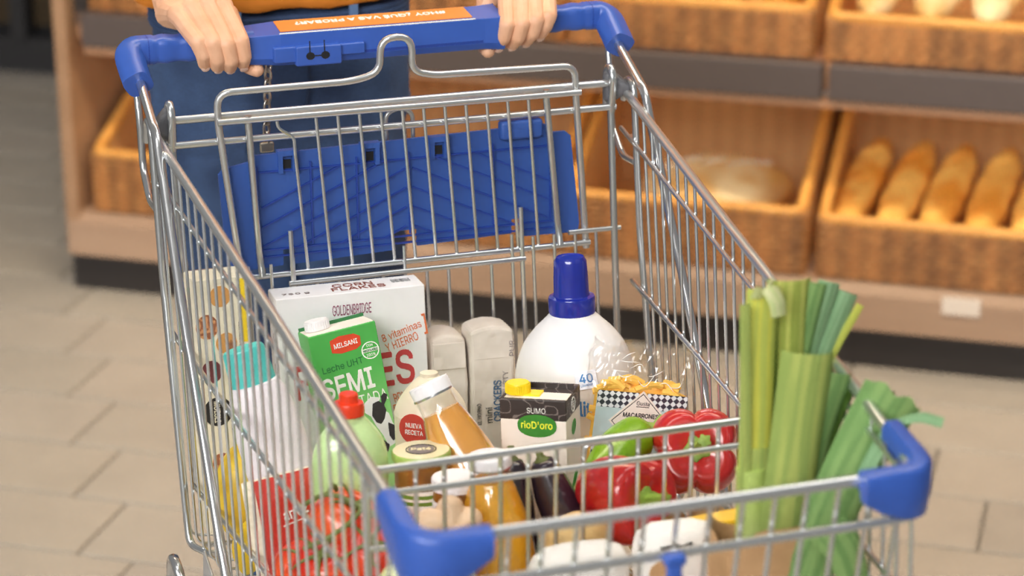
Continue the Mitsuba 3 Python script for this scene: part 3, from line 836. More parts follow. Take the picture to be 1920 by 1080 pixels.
# white detergent bottle with blue cap
mat('bottle_white', mikit.proc(lambda p, n, uv: mix(s2l(222, 214, 198), s2l(228, 226, 226), smoothstep(.64, .72, p.z))), 0.36, spec=0.45)
mat('cap_blue', s2l(26, 40, 138), 0.16, spec=0.6, coat=0.5)
k = thing('detergent_bottle', 'big white detergent bottle with blue screw cap in the rear right corner', 'bottle')
I = stand(.1625, -.250, 0, -1.0)
pr = spline([(.052, 0), (.0625, .006), (.0662, .03), (.0672, .09), (.0672, .128), (.0650, .153), (.0570, .177), (.0450, .194), (.0325, .2065), (.0250, .2145), (.0230, .222)], 6)
put('body', lathe(pr, 64), 'mat_bottle_white', k, I, smooth=True)
cp = [(.022, .226), (.0250, .2265), (.0258, .229), (.0258, .243), (.0250, .2455), (.0205, .2465), (.0195, .248), (.0190, .268), (.0180, .285), (.0150, .290), (.0143, .2886), (.0005, .2880)]
put('cap', lathe([(r, z - .012) for r, z in cp], 48), 'mat_cap_blue', k, I, smooth=35)
caz = math.atan2(EYE[1] + .25, EYE[0] - .152)


def on_round(I, r, az, z, tilt=0):
    c, s = math.cos(az), math.sin(az)
    return I @ np.array([[-s, 0, c, r * c], [c, 0, s, r * s], [0, 1, 0, z], [0, 0, 0, 1.0]]) @ RZ(tilt)


mat('label_white', s2l(226, 230, 240), 0.4)
mat('label_blue', s2l(58, 116, 176), 0.5)
L1 = on_round(I, .0655, caz + .20, .156, 4) @ RX(-22)
lb = put('label', rbox(.024, .020, .0014, .0005), 'mat_label_white', k, L1 @ TR(0, 0, -.0008))
put('lettering', words('40', .0092, .015, True), 'mat_label_blue', lb, L1 @ TR(0, .002, .0007), smooth=False)
put('lettering', words('LAVADOS', .0025, .014), 'mat_label_blue', lb, L1 @ TR(0, -.0055, .0007), smooth=False)
put('lettering', words('frescolit', .016, .060, True), 'mat_label_blue', k, on_round(I, .0700, caz - .18, .126, 0), smooth=False)

# juice carton with black top
mat('carton_top', mikit.proc(lambda p, n, uv: mix(s2l(52, 44, 42), s2l(112, 102, 98), smoothstep(.035, .02, dr.abs(noise(p.x * 95, p.y * 95, p.z * 95) - 0.5)))), 0.42)
mat('leaf_logo', s2l(52, 128, 40), 0.5)
mat('logo_yellow', s2l(226, 226, 60), 0.5)
mat('cap_yellow', s2l(236, 206, 24), 0.35)
k = thing('juice_carton', 'white juice carton with black patterned top and yellow screw cap', 'juice carton')
I = stand(.0625, -.422, -33, 0)
w_, d_, h_ = .069, .060, .186
put('carton', rbox(w_, d_, h_ - .020, .0012), 'mat_cream_card', k, I)
put('top_band', rbox(w_ + .0006, d_ + .0006, .0222, .0012), 'mat_carton_top', k, I @ TR(0, 0, h_ - .0220))
put('top_panel', cbox(w_ - .004, .022, .0006, (.002, -.016, h_ + .0002)), 'mat_cream_card', k, I, smooth=False)
put('top_fin', cbox(w_ - .004, .0025, .006, (0, .012, h_ + .002)), 'mat_carton_top', k, I, smooth=False)
put('cap_base', cbox(.030, .018, .002, (-.010, -.012, h_ + .0012)), 'mat_cap_yellow', k, I, smooth=False)
capm = [lathe([(.0125, 0), (.0125, .009), (.0115, .0105), (.0005, .0108)], 30)] + [cbox(.001, .001, .009, (.0126 * math.cos(t), .0126 * math.sin(t), .0045)) for t in np.linspace(0, 2 * math.pi, 37)[:-1]]
put('screw_cap', capm, 'mat_cap_yellow', k, I @ TR(-.020, -.012, h_ + .002), smooth=40)
yf2 = -d_ / 2 - .0004
put('lettering', words('SUMO', .0058, .0195), 'mat_print_white', k, I @ front(.0035, h_ - .0115, yf2), smooth=False)
th = np.linspace(0, math.pi, 12)
leaf = Polygon([(-.0205, .001)] + [(-.0205 * math.cos(t), .0115 * math.sin(t) ** .8 * (1 if True else 0)) for t in th[1:-1]] + [(.0205, -.001)] + [(.0205 * math.cos(t), -.0125 * math.sin(t) ** .8) for t in th[1:-1]])
put('logo_leaf', extr(leaf, .0005), 'mat_leaf_logo', k, I @ front(.004, h_ - .027, yf2), smooth=False)
put('lettering', words("rioD'oro", .0072, .033, True), 'mat_logo_yellow', k, I @ front(.004, h_ - .0265, yf2 - .0005, 0), smooth=False)
put('blade', extr(Polygon([(0, 0), (.0015, .004), (.0005, .012), (-.0015, .005)]), .0005), 'mat_leaf_logo', k, I @ front(.0125, .105, yf2 + .0003), smooth=False)
SD = I @ TR(w_ / 2 + .0002, 0, 0) @ RZ(90) @ FACE
put('seal', ringp(.0078, .0011, .0006), 'mat_print_white', k, SD @ TR(-.002, h_ - .0115, .0003), smooth=False)
put('lettering', words('E', .006, .004, True), 'mat_print_white', k, SD @ TR(-.002, h_ - .0115, .0003), smooth=False)
put('logo_leaf', extr(leaf, .0005), 'mat_leaf_logo', k, SD @ TR(0, h_ - .036, 0) @ RZ(35) @ np.diag([.42, .55, 1, 1]), smooth=False)
put('lettering', words('100%', .003, .010), 'mat_grey_print', k, SD @ TR(0, h_ - .052, 0), smooth=False)
for i in range(4):
    put('leaf_drawing', tube(spline([(-.014, -.004 * i, 0), (0, .006 - .003 * i, 0), (.014, .008 - .002 * i, 0)], 5), .0005, 5), 'mat_leaf_logo', k, SD @ TR(0, h_ - .094, 0) @ RZ(20), smooth=False)

# pasta bag
mat('pasta', s2l(236, 188, 82), 0.5)
mat('pale_label', s2l(188, 208, 208), 0.5)


k = thing('pasta_bag', 'clear bag of macaroni with diamond label between the juice carton and the red pepper', 'pasta')
I = stand(.163, -.378, -8, 10.0, -4, .008)
Pin = np.linalg.inv(I).tolist()


def checker(p, n, uv):
    a = p.x * Pin[0][0] + p.y * Pin[0][1] + p.z * Pin[0][2] + Pin[0][3]
    b = p.x * Pin[2][0] + p.y * Pin[2][1] + p.z * Pin[2][2] + Pin[2][3]
    u, v = (a + b) * 150, (a - b) * 150
    par = dr.floor(u) + dr.floor(v)
    return dr.select(dr.abs(par - 2 * dr.floor(par / 2)) < .5, mi.Color3f(.028, .034, .05), mi.Color3f(.72, .76, .76))


mat('checker', mikit.proc(checker), 0.45)
for n in range(1):
    st = []
    for i in range(150):
        u, v, y = rng.uniform(-.046, .046), rng.uniform(.06, .160), rng.uniform(-.013, .015)
        a = rng.uniform(-.5, .5)
        L = .017
        dx, dz, dy = math.cos(a) * L / 2, math.sin(a) * L / 2, rng.uniform(-.003, .003)
        st.append(tube([(u - dx, y - dy, v - dz), (u, y, v + .0012), (u + dx, y + dy, v + dz)], .0036, 7))
    put('macaroni', st, 'mat_pasta', k, I, smooth=50, kind='stuff')
put('filling', rbox(.092, .02, .152, .009), 'mat_pasta', k, I @ TR(0, .004, .003))
put('label_panel', rbox(.098, .0016, .104, .0006), 'mat_pale_label', k, I @ TR(0, -.0210, .046))
FL = I @ TR(0, 0, .047)
for sg in (-1, 1):
    put('checker_band', extr(Polygon([(sg * .0485, .1055), (sg * .0485, .088), (sg * .012, .088), (sg * .004, .1055)]), .0006), 'mat_checker', k, FL @ front(0, 0, -.0218), smooth=False)
    put('checker_band', extr(Polygon([(sg * .0485, .047), (sg * .0485, .033), (sg * .026, .033), (sg * .034, .047)]), .0006), 'mat_checker', k, FL @ front(0, 0, -.0218), smooth=False)
dia = Polygon([(0, .108), (.034, .074), (.0, .040), (-.034, .074)])
put('diamond_label', extr(dia, .0006), 'mat_cream_card', k, FL @ front(0, 0, -.0223), smooth=False)
put('label_line', extr(dia.buffer(-.002).difference(dia.buffer(-.0027)), .0003), 'mat_print_black', k, FL @ front(0, 0, -.0228), smooth=False)
put('lettering', words('Gusta', .0044, .014), 'mat_print_black', k, FL @ front(.001, .0945, -.0229), smooth=False)
put('lettering', words('MACARRONES', .0046, .0385, True), 'mat_print_black', k, FL @ front(.0, .0815, -.0229), smooth=False)
put('lettering', cbox(.014, .0008, .0003), 'mat_print_black', k, FL @ front(.001, .0908, -.0229), smooth=False)
# crumpled clear film
scene['mat_film'] = {'type': 'thindielectric', 'int_ior': 1.5}
nu, nv = 46, 40
U, V_ = np.meshgrid(np.linspace(-1, 1, nu), np.linspace(0, 1, nv))
for side_ in (-1, 1):
    X = U * (.054 + .004 * np.sin(V_ * 9)); Z = .004 + V_ * .196
    thick = np.where(V_ < .80, .0245, .0245 - (V_ - .80) / .20 * .016) * np.maximum(0.0, 1 - U ** 6) ** .5
    Y = side_ * thick
    P = np.stack([X, Y, Z], -1)
    cr = np.where(V_ > .76, (V_ - .76) / .24, 0.10 if side_ > 0 else 0.02)
    P[..., 1] += cr * (meshkit.fbm(P * 85, 3, 4 + side_) - .5) * .030
    P[..., 2] += cr * (meshkit.fbm(P * 70, 3, 8) - .5) * .020
    P[..., 0] += cr * (meshkit.fbm(P * 60, 2, 12) - .5) * .016
    if side_ < 0:
        P[..., 1] = np.minimum(P[..., 1], np.where(V_ < .77, -.0236, 1))
    F = [[j * nu + i, j * nu + i + 1, (j + 1) * nu + i + 1, (j + 1) * nu + i] for j in range(nv - 1) for i in range(nu - 1)]
    F = np.array(F); F = np.vstack([F[:, [0, 1, 2]], F[:, [0, 2, 3]]])
    put('film', trimesh.Trimesh(P.reshape(-1, 3), F, process=False), 'mat_film', k, I, smooth=False)
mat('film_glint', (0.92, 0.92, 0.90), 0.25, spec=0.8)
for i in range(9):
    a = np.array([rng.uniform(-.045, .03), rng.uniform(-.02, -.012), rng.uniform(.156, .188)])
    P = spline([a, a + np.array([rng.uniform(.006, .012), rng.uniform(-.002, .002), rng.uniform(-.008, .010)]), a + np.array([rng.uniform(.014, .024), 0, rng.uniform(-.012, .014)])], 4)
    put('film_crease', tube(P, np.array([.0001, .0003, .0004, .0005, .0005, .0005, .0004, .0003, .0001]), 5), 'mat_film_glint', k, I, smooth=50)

# lotion bottle with turquoise cap
mat('lotion_white', s2l(232, 226, 232), 0.35)
mat('teal', s2l(84, 196, 190), 0.3)
mat('soft_green', s2l(110, 190, 160), 0.4)
k = thing('lotion_bottle', 'white lotion bottle with turquoise cap leaning on the left side wires', 'bottle')
I = stand(-.1700, -.365, -6, -13.5)
put('body', lathe(spline([(.026, 0), (.033, .006), (.0355, .04), (.0355, .13), (.034, .175), (.030, .204), (.0235, .219)], 6), 44, .58), 'mat_lotion_white', k, I, smooth=True)
put('cap', lathe([(.0222, .217), (.0232, .219), (.0226, .238), (.0214, .254), (.0195, .2565), (.0005, .2568)], 44, .58), 'mat_teal', k, I, smooth=40)
put('lettering', words('milde', .008, .024), 'mat_grey_print', k, I @ front(.012, .108, -.0197, 6), smooth=False)
put('patch', extr(Polygon([(.006, .074), (.034, .084), (.034, .060), (.008, .056)]), .0005), 'mat_soft_green', k, I @ RZ(12) @ front(0, 0, -.0190), smooth=False)

# dish soap
mat('soap_green', mikit.proc(lambda p, n, uv: mix(s2l(142, 208, 92), s2l(196, 226, 160), smoothstep(.58, .76, p.z + .03 * noise(p.x * 40, p.y * 40, p.z * 14)))), 0.14, spec=0.6, coat=0.6)
mat('cap_red', s2l(222, 62, 30), 0.3)
mat('lime_label', s2l(186, 200, 96), 0.4)
k = thing('dish_soap_bottle', 'translucent green dish soap bottle with red cap in front of the milk carton', 'bottle')
I = stand(-.1545, -.468, 4, 1.5)
bp = spline([(.026, 0), (.034, .004), (.0372, .03), (.0365, .062), (.0335, .084), (.0338, .098), (.0378, .122), (.0388, .145), (.0372, .164), (.0310, .180), (.0210, .193), (.0130, .202)], 6)
put('body', lathe(bp, 48, .62), 'mat_soap_green', k, I, smooth=True)
put('cap', lathe([(.0125, .201), (.0150, .202), (.0153, .211), (.0142, .2145), (.0098, .2150), (.0093, .2225), (.0080, .224), (.0005, .2243)], 36), 'mat_cap_red', k, I, smooth=35)
put('label', rbox(.050, .002, .042, .001), 'mat_lime_label', k, I @ TR(0.004, -.0232, .028))

# big white bottle with conical shoulder behind the jar
mat('cream_plastic', s2l(226, 214, 190), 0.3, coat=0.3)
mat('brick_red', s2l(190, 62, 50), 0.45)
k = thing('cream_bottle', 'cream plastic bottle with sloping shoulder and round red label, right of the milk carton', 'bottle')
I = stand(-.0285, -.328)
put('body', lathe(spline([(.032, 0), (.0375, .006), (.0385, .03), (.0385, .135), (.0380, .150), (.0315, .164), (.0190, .179), (.0085, .188)], 6), 48), 'mat_cream_plastic', k, I, smooth=True)
put('cap', lathe([(.0085, .186), (.0095, .1865), (.0095, .1905), (.0005, .191)], 30), 'mat_cream_plastic', k, I, smooth=35)
az = math.atan2(EYE[1] + .328, EYE[0] + .0285) - .48
Lm = on_round(I, .0388, az, .140)
put('round_label', disc(.0165, .0010), 'mat_brick_red', k, Lm, smooth=False)
put('lettering', words('NUEVA', .0048, .019, True), 'mat_print_white', k, Lm @ TR(.001, .004, .0011), smooth=False)
put('lettering', words('RECETA', .0048, .021, True), 'mat_print_white', k, Lm @ TR(.001, -.0035, .0011), smooth=False)

# two carafes of juice
scene['mat_clear'] = {'type': 'thindielectric', 'int_ior': 1.5}
mat('juice_amber', mikit.proc(lambda p, n, uv: mix(s2l(196, 132, 46), s2l(214, 158, 78), fbm(p.x * 22, p.y * 22, p.z * 16))), 0.12, spec=0.6, coat=0.7)
mat('juice_orange', mikit.proc(lambda p, n, uv: mix(s2l(214, 156, 22), s2l(232, 176, 48), fbm(p.x * 22, p.y * 22, p.z * 16))), 0.12, spec=0.6, coat=0.7)
mat('cap_white', s2l(236, 236, 240), 0.25)


def carafe(I, fill, label, cap='mat_cap_white', tall=1.0):
    I = I @ np.diag([1, 1, tall, 1])
    k = thing('juice_bottle', label, 'bottle', 'juice carafes')
    pr = [(.030, 0), (.0370, .005), (.0395, .02), (.0400, .055), (.0382, .090), (.0325, .130), (.0245, .160), (.0200, .174), (.0195, .190)]
    put('glass', lathe(spline(pr, 5), 44), 'mat_clear', k, I, smooth=True)
    jp = [(max(r - .0013, .001), z + .0012) for r, z in pr if z < .161] + [(.0192, .171), (.0188, .1722)]
    put('juice', lathe(jp, 44), fill, k, I, smooth=40)
    put('cap', lathe([(.0200, .187), (.0213, .188), (.0213, .1975), (.0205, .1990), (.0005, .1995)], 40), cap, k, I, smooth=40)
    put('cap_rim', lathe([(.0216, .1865), (.0216, .1885)], 40), 'mat_chrome', k, I, smooth=40)
    return k


carafe(stand(.020, -.490, 0, -18.5, -20), 'mat_juice_amber', 'carafe of amber juice with white cap, leaning left before the cracker packs', tall=1.17)
carafe(stand(-.033, -.572, 0, -2, 0, -.0005), 'mat_juice_orange', 'upright carafe of orange juice seen through the middle of the front divider grid', tall=.90)

# jars
mat('lid_cream', s2l(226, 214, 176), 0.35)
mat('lid_green', s2l(160, 186, 96), 0.35)
mat('jar_brown', mikit.proc(lambda p, n, uv: mix(s2l(92, 54, 22), s2l(158, 104, 44), noise(p.x * 90, p.y * 90, p.z * 50))), 0.14, coat=0.6)
mat('stripe_green', s2l(104, 130, 44), 0.5)
k = thing('pickle_jar', 'tall jar of brown preserves with a cream and green lid before the amber juice', 'jar')
I = stand(-.0765, -.462) @ np.diag([1, 1, .965, 1])
put('content', lathe([(.024, 0), (.0272, .004), (.0275, .142), (.0262, .152)], 40), 'mat_jar_brown', k, I, smooth=40)
put('lid', lathe([(.0290, .151), (.0297, .152), (.0297, .1580), (.0285, .1595)], 44), 'mat_lid_green', k, I, smooth=40)
put('lid_top', lathe([(.0284, .1590), (.0280, .1602), (.0262, .1600), (.0005, .1598)], 44), 'mat_lid_cream', k, I, smooth=40)
put('lid_print', ringp(.0155, .0012, .0004), 'mat_print_black', k, I @ TR(0, 0, .1600), smooth=False)
put('lid_print', disc(.0132, .0004), 'mat_grey_print', k, I @ TR(0, 0, .1600), smooth=False)
put('lettering', words('Paté', .007, .020, True), 'mat_lid_cream', k, I @ TR(0, 0, .1604) @ RZ(-15), smooth=False)
put('label', lathe([(.0279, .070), (.0281, .071), (.0281, .122), (.0279, .123)], 40), 'mat_cream_card', k, I, smooth=40)
for z in (.076, .084, .108, .115):
    put('label_stripe', lathe([(.0283, z), (.0283, z + .004)], 40), 'mat_stripe_green', k, I, smooth=40)
k = thing('tuna_jar', 'jar with white lid and white label standing right of the ginger root', 'jar')
I = stand(-.0655, -.545) @ np.diag([1, 1, .962, 1])
put('content', lathe([(.020, 0), (.0226, .004), (.0228, .138), (.021, .147)], 40), 'mat_jar_brown', k, I, smooth=40)
put('lid', lathe([(.0232, .146), (.0238, .147), (.0238, .1565), (.0228, .158), (.0005, .1582)], 40), 'mat_cap_white', k, I, smooth=40)
put('label', lathe([(.0232, .055), (.0234, .056), (.0234, .134), (.0232, .135)], 40), 'mat_white_card', k, I, smooth=40)
azj = math.atan2(EYE[1] + .545, EYE[0] + .0655)
put('lettering', words('ATÚN', .0085, .026, True), 'mat_print_black', k, on_round(I, .0236, azj - .2, .119), smooth=False)
for z in (.1085, .1045):
    put('label_stripe', lathe([(.0236, z), (.0236, z + .0016)], 40), 'mat_print_black', k, I, smooth=40)

# vegetables
mat('pepper_red', mikit.proc(lambda p, n, uv: mix(s2l(164, 20, 26), s2l(188, 40, 36), fbm(p.x * 30, p.y * 30, p.z * 30))), 0.16, spec=0.55, coat=0.8)
mat('stem_green', mikit.proc(lambda p, n, uv: mix(s2l(84, 120, 28), s2l(160, 186, 84), fbm(p.x * 90, p.y * 90, p.z * 90))), 0.5)
mat('pepper_green', mikit.proc(lambda p, n, uv: mix(s2l(84, 130, 8), s2l(128, 170, 28), fbm(p.x * 35, p.y * 35, p.z * 35))), 0.2, spec=0.5, coat=0.5)
mat('aubergine', s2l(38, 26, 38), 0.17, spec=0.6, coat=1.0)
mat('aubergine_cap', s2l(88, 96, 46), 0.6)
mat('tomato', mikit.proc(lambda p, n, uv: mix(s2l(190, 34, 18), s2l(222, 84, 36), smoothstep(.35, .7, fbm(p.x * 26, p.y * 26, p.z * 26)))), 0.2, spec=0.5, coat=0.6)
mat('vine', s2l(96, 108, 48), 0.6)
mat('potato', mikit.proc(lambda p, n, uv: mix(s2l(188, 152, 92), s2l(222, 192, 136), fbm(p.x * 45, p.y * 45, p.z * 45))), 0.65)
mat('ginger', mikit.proc(lambda p, n, uv: mix(s2l(196, 160, 122), s2l(236, 208, 180), fbm(p.x * 50, p.y * 50, p.z * 90))), 0.6)
mat('melon', mikit.proc(lambda p, n, uv: mix(s2l(176, 136, 22), s2l(224, 192, 62), smoothstep(.25, .75, fbm(p.x * 60, p.y * 60, p.z * 22)))), 0.4)
mat('lemon', s2l(226, 190, 40), 0.4, bump=mikit.proc(lambda p, n, uv: noise(p.x * 500, p.y * 500, p.z * 500)), bscale=.0006)
mat('lettuce', mikit.proc(lambda p, n, uv: mix(s2l(196, 208, 128), s2l(232, 232, 190), fbm(p.x * 30, p.y * 30, p.z * 12))), 0.5)


def frame(pos, axis, spin=0):
    """local +z along axis"""
    a = np.asarray(axis, float); a /= np.linalg.norm(a)
    r = np.array([0, 0, 1.0]) if abs(a[2]) < .95 else np.array([1.0, 0, 0])
    x = np.cross(r, a); x /= np.linalg.norm(x)
    M = np.eye(4); M[:3, 0], M[:3, 1], M[:3, 2], M[:3, 3] = x, np.cross(a, x), a, pos
    return M @ RZ(spin)


def bell_pepper(pos, axis, R, L, label, spin=0, lobes=4):
    k = thing('bell_pepper', label, 'pepper', 'red bell peppers')
    g = trimesh.creation.icosphere(5); v = g.vertices
    th = np.arctan2(v[:, 1], v[:, 0]); z = v[:, 2]
    rr = np.sqrt(np.maximum(0, 1 - z ** 2))
    lob = 1.04 - .30 * (1 - np.abs(np.cos(th * lobes / 2)) ** .55) * np.clip(1.1 - .35 * np.abs(z - .3), .5, 1)
    prof = rr ** .72 * (1.0 + .12 * z)
    top = np.where(z > .55, -(.42) * np.clip(1 - rr / .75, 0, 1) ** 1.2, 0)
    bot = np.where(z < -.6, .20 * np.clip(1 - rr / .6, 0, 1), 0)
    V = np.column_stack([R * prof * lob * np.cos(th), R * prof * lob * np.sin(th), L / 2 * (z + top + bot)])
    g.vertices = V
    M = frame(pos, axis, spin)
    put('flesh', g, 'mat_pepper_red', k, M, smooth=True)
    zt = L / 2 * .60
    star = lathe([(.0005, zt - .002), (R * .30, zt + .001), (R * .26, zt + .005), (R * .12, zt + .006), (R * .10, zt + R * .42), (R * .135, zt + R * .55), (.0005, zt + R * .56)], 18)
    v = star.vertices; a = np.arctan2(v[:, 1], v[:, 0]); v[:, :2] *= (1 + .22 * np.cos(a * 5))[:, None]
    v[:, 0] += np.clip(v[:, 2] - zt, 0, 1) * .35
    put('stem', star, 'mat_stem_green', k, M, smooth=40)
    return k


bell_pepper((.199, -.487, .682), (-.22, -.72, .42), .0465, .100, 'big red bell pepper with two lobes up, before the pasta bag', spin=45)
bell_pepper((.088, -.580, .690), (.30, -.80, .22), .044, .100, 'lower red bell pepper lying on the potatoes, stem to the front', spin=10, lobes=3)
k = thing('green_pepper', 'long curved green pepper lying between the juice carton and the red peppers', 'pepper')
P = spline([(.158, -.462, .697), (.143, -.468, .697), (.122, -.482, .692), (.096, -.508, .681), (.074, -.528, .664), (.055, -.546, .644), (.048, -.553, .632)], 8)
t = np.linspace(0, 1, len(P)); R_ = np.interp(t, [0, .06, .15, .35, .6, .85, .96, 1], [.006, .017, .0225, .0245, .022, .017, .009, .002])
g = tube(P, R_, 24)
put('flesh', g, 'mat_pepper_green', k, smooth=True)
put('calyx', hull(((.160, -.462, .6975), .012), ((.166, -.459, .701), .006)), 'mat_stem_green', k, smooth=40)
put('stem', tube(spline([(.164, -.460, .700), (.172, -.456, .706), (.178, -.452, .709)], 5), .0034, 8), 'mat_stem_green', k, smooth=50)


def aubergine(P, rs, label, spin):
    k = thing('aubergine', label, 'aubergine', 'dark aubergines')
    C_ = spline(P, 10); R_ = np.interp(np.linspace(0, 1, len(C_)), [0, .08, .3, .6, .85, .96, 1], rs)
    put('flesh', tube(C_, R_, 24), 'mat_aubergine', k, smooth=True)
    a = np.array(C_[0]) - np.array(C_[6]); a /= np.linalg.norm(a)
    M = frame(C_[0] - a * .006, a)
    cal = lathe([(.0120, -.002), (.0105, .003), (.006, .008), (.0035, .011), (.0032, .020), (.0005, .0205)], 20)
    v = cal.vertices; an = np.arctan2(v[:, 1], v[:, 0]); v[:, 2] -= np.where(v[:, 2] < 0, .007 * (.5 + .5 * np.cos(an * 5)), 0)
    put('calyx', cal, 'mat_aubergine_cap', k, M, smooth=40)


aubergine([(-.003, -.512, .712), (-.004, -.525, .670), (-.004, -.540, .620), (-.002, -.548, .588)], [.010, .016, .0185, .021, .020, .012, .003], 'left dark aubergine, right beside the upright orange juice carafe', 0)
aubergine([(.022, -.530, .716), (.032, -.540, .682), (.046, -.552, .645), (.056, -.562, .612)], [.010, .015, .0195, .0225, .021, .012, .003], 'right dark aubergine, slanting down beside the green pepper', 0)
pot = [((.030, -.612, .668), (.037, .026, .026), 20, 'tan potato lying on top in front of the red bell pepper'), ((.000, -.603, .596), (.036, .028, .030), -30, 'tan potato at the bottom left of the potato heap'), ((.064, -.606, .597), (.034, .028, .031), 15, 'tan potato at the bottom middle of the potato heap'),
       ((.126, -.600, .596), (.036, .030, .030), 40, 'tan potato at the bottom right of the potato heap'), ((.165, -.478, .592), (.036, .032, .036), 70, 'tan potato under the big red pepper, left one'), ((.208, -.520, .597), (.030, .036, .036), 0, 'tan potato under the big red pepper, right one')]
for pos, rad, rot, lab_ in pot:
    k = thing('potato', lab_, 'potato', 'potatoes under the peppers')
    g = trimesh.creation.icosphere(4); g.vertices *= rad
    put('skin', bumpy(g, .0035, 40, int(rot) + 50), 'mat_potato', k, TR(*pos) @ RZ(rot), smooth=True)
k = thing('ginger_root', 'pale knobbly ginger root before the jar with the white lid', 'ginger')
g = organic(m3.Manifold.batch_boolean([hull(((-.098, -.606, .575), .020), ((-.100, -.604, .640), .024)), hull(((-.100, -.604, .640), .024), ((-.092, -.602, .690), .021)), hull(((-.092, -.602, .690), .020), ((-.075, -.604, .700), .014)), hull(((-.096, -.602, .690), .020), ((-.113, -.606, .703), .016)),
                                      hull(((-.095, -.602, .695), .018), ((-.092, -.600, .713), .013)), hull(((-.10, -.604, .65), .02), ((-.078, -.61, .668), .013))], m3.OpType.Add), .006, 6)
put('skin', bumpy(g, .002, 70, 2), 'mat_ginger', k, smooth=True)

T_ = [((-.170, -.505, .668), 'top tomato of the vine bunch, right of the red rice bag'), ((-.196, -.532, .634), 'left front tomato of the vine bunch'), ((-.150, -.548, .652), 'right front tomato of the vine bunch'),
      ((-.204, -.490, .612), 'tomato at the back left of the bunch, below the red rice bag'), ((-.130, -.512, .600), 'lower tomato of the bunch beside the jars'), ((-.178, -.566, .606), 'lowest front tomato of the bunch')]
for pos, lab_ in T_:
    k = thing('tomato', 'orange-red ' + lab_, 'tomato', 'tomatoes on the vine')
    g = trimesh.creation.icosphere(4); v = g.vertices; th = np.arctan2(v[:, 1], v[:, 0])
    rr = np.hypot(v[:, 0], v[:, 1])
    v = v * np.array([1, 1, .86]); v[:, :2] *= (1 + .035 * np.cos(5 * th) * rr)[:, None]; v[:, 2] -= np.where(v[:, 2] > 0, .22 * np.exp(-(rr / .28) ** 2), 0)
    g.vertices = v * .0345
    ax = np.array([rng.uniform(-.5, .5), rng.uniform(-.7, -.1), .8])
    M = frame(pos, ax)
    put('flesh', g, 'mat_tomato', k, M, smooth=True)
    cal = []
    for q in range(5):
        a = q * 2 * math.pi / 5
        cal.append(tube(spline([(0, 0, .0245), (.011 * math.cos(a), .011 * math.sin(a), .0275), (.022 * math.cos(a), .022 * math.sin(a), .0255), (.029 * math.cos(a + .2), .029 * math.sin(a + .2), .029)], 4), np.linspace(.0028, .0006, 13), 5))
    put('calyx', cal, 'mat_vine', k, M, smooth=50)
k = thing('tomato_vine', 'brown-green tomato vine lying over the tomatoes', 'vine')
put('stem', [tube(spline(P, 6), .0024, 7) for P in ([(-.213, -.505, .690), (-.190, -.520, .706), (-.165, -.532, .698), (-.142, -.560, .688)], [(-.220, -.545, .665), (-.196, -.556, .680), (-.170, -.548, .692), (-.150, -.525, .705)], [(-.190, -.520, .706), (-.183, -.515, .712), (-.178, -.508, .704)])], 'mat_vine', k, smooth=50)

k = thing('yellow_melon', 'mottled yellow melon by the left wires below the nut carton', 'melon')
g = trimesh.creation.icosphere(4); v = g.vertices; g.vertices = v * (.0415, .038, .060) * (1 + .02 * np.cos(8 * np.arctan2(v[:, 1], v[:, 0])))[:, None]
put('rind', g, 'mat_melon', k, TR(-.2115, -.262, .592) @ RY(-4), smooth=True)
k = thing('lemon', 'yellow lemon below the melon at the left side wires', 'lemon')
g = trimesh.creation.icosphere(4); v = g.vertices.copy(); v[:, 2] = np.sign(v[:, 2]) * (np.abs(v[:, 2]) ** 1.0) * (1 + .22 * np.abs(v[:, 2]) ** 8); g.vertices = v * (.0205, .0205, .028)
put('rind', g, 'mat_lemon', k, TR(-.2275, -.328, .5668) @ RY(14), smooth=True)

# rice bag
mat('rice_red', s2l(188, 54, 46), 0.12, spec=0.7, coat=0.9)
mat('rice', s2l(222, 212, 190), 0.5, bump=mikit.proc(lambda p, n, uv: noise(p.x * 420, p.y * 420, p.z * 260)), bscale=.002)
k = thing('rice_bag', 'red plastic bag of rice with clear grain-filled edges behind the tomatoes', 'rice')
I = stand(-.1965, -.413, 4, -6.0, 0, -.004)
g = trimesh.creation.box((.080, .028, .135)).subdivide().subdivide().subdivide().subdivide()
v = g.vertices; u, w2 = v[:, 0] / .040, v[:, 2] / .0675
v[:, 1] *= (1 - .82 * np.abs(u) ** 5) * (1 - .9 * np.clip(np.abs(w2), 0, 1) ** 7)
v[:, 1] += .0035 * (meshkit.fbm(v * 55, 3, 2) - .5)
g.vertices = v + [0, 0, .0685]
put('grain', g, 'mat_rice', k, I, smooth=True)
g2 = g.copy(); keep = (g2.vertices[g2.faces][:, :, 1].mean(1) < -.002) & (np.abs(g2.vertices[g2.faces][:, :, 0].mean(1)) < .0315)
g2.update_faces(keep); g2.remove_unreferenced_vertices(); v = g2.vertices; v[:, 1] -= .0012 + .0022 * meshkit.fbm(v * 80, 2, 5); g2.vertices = v
put('print', g2, 'mat_rice_red', k, I, smooth=True)
put('lettering', words('arroz', .011, .026, True), 'mat_print_white', k, I @ front(.006, .098, -.0170, 8), smooth=False)
put('lettering', words('REDONDO', .011, .050, True), 'mat_print_white', k, I @ front(-.002, .045, -.0170, 8), smooth=False)
put('lettering', cbox(.030, .001, .0004), 'mat_print_white', k, I @ front(.006, .089, -.0170, 8), smooth=False)

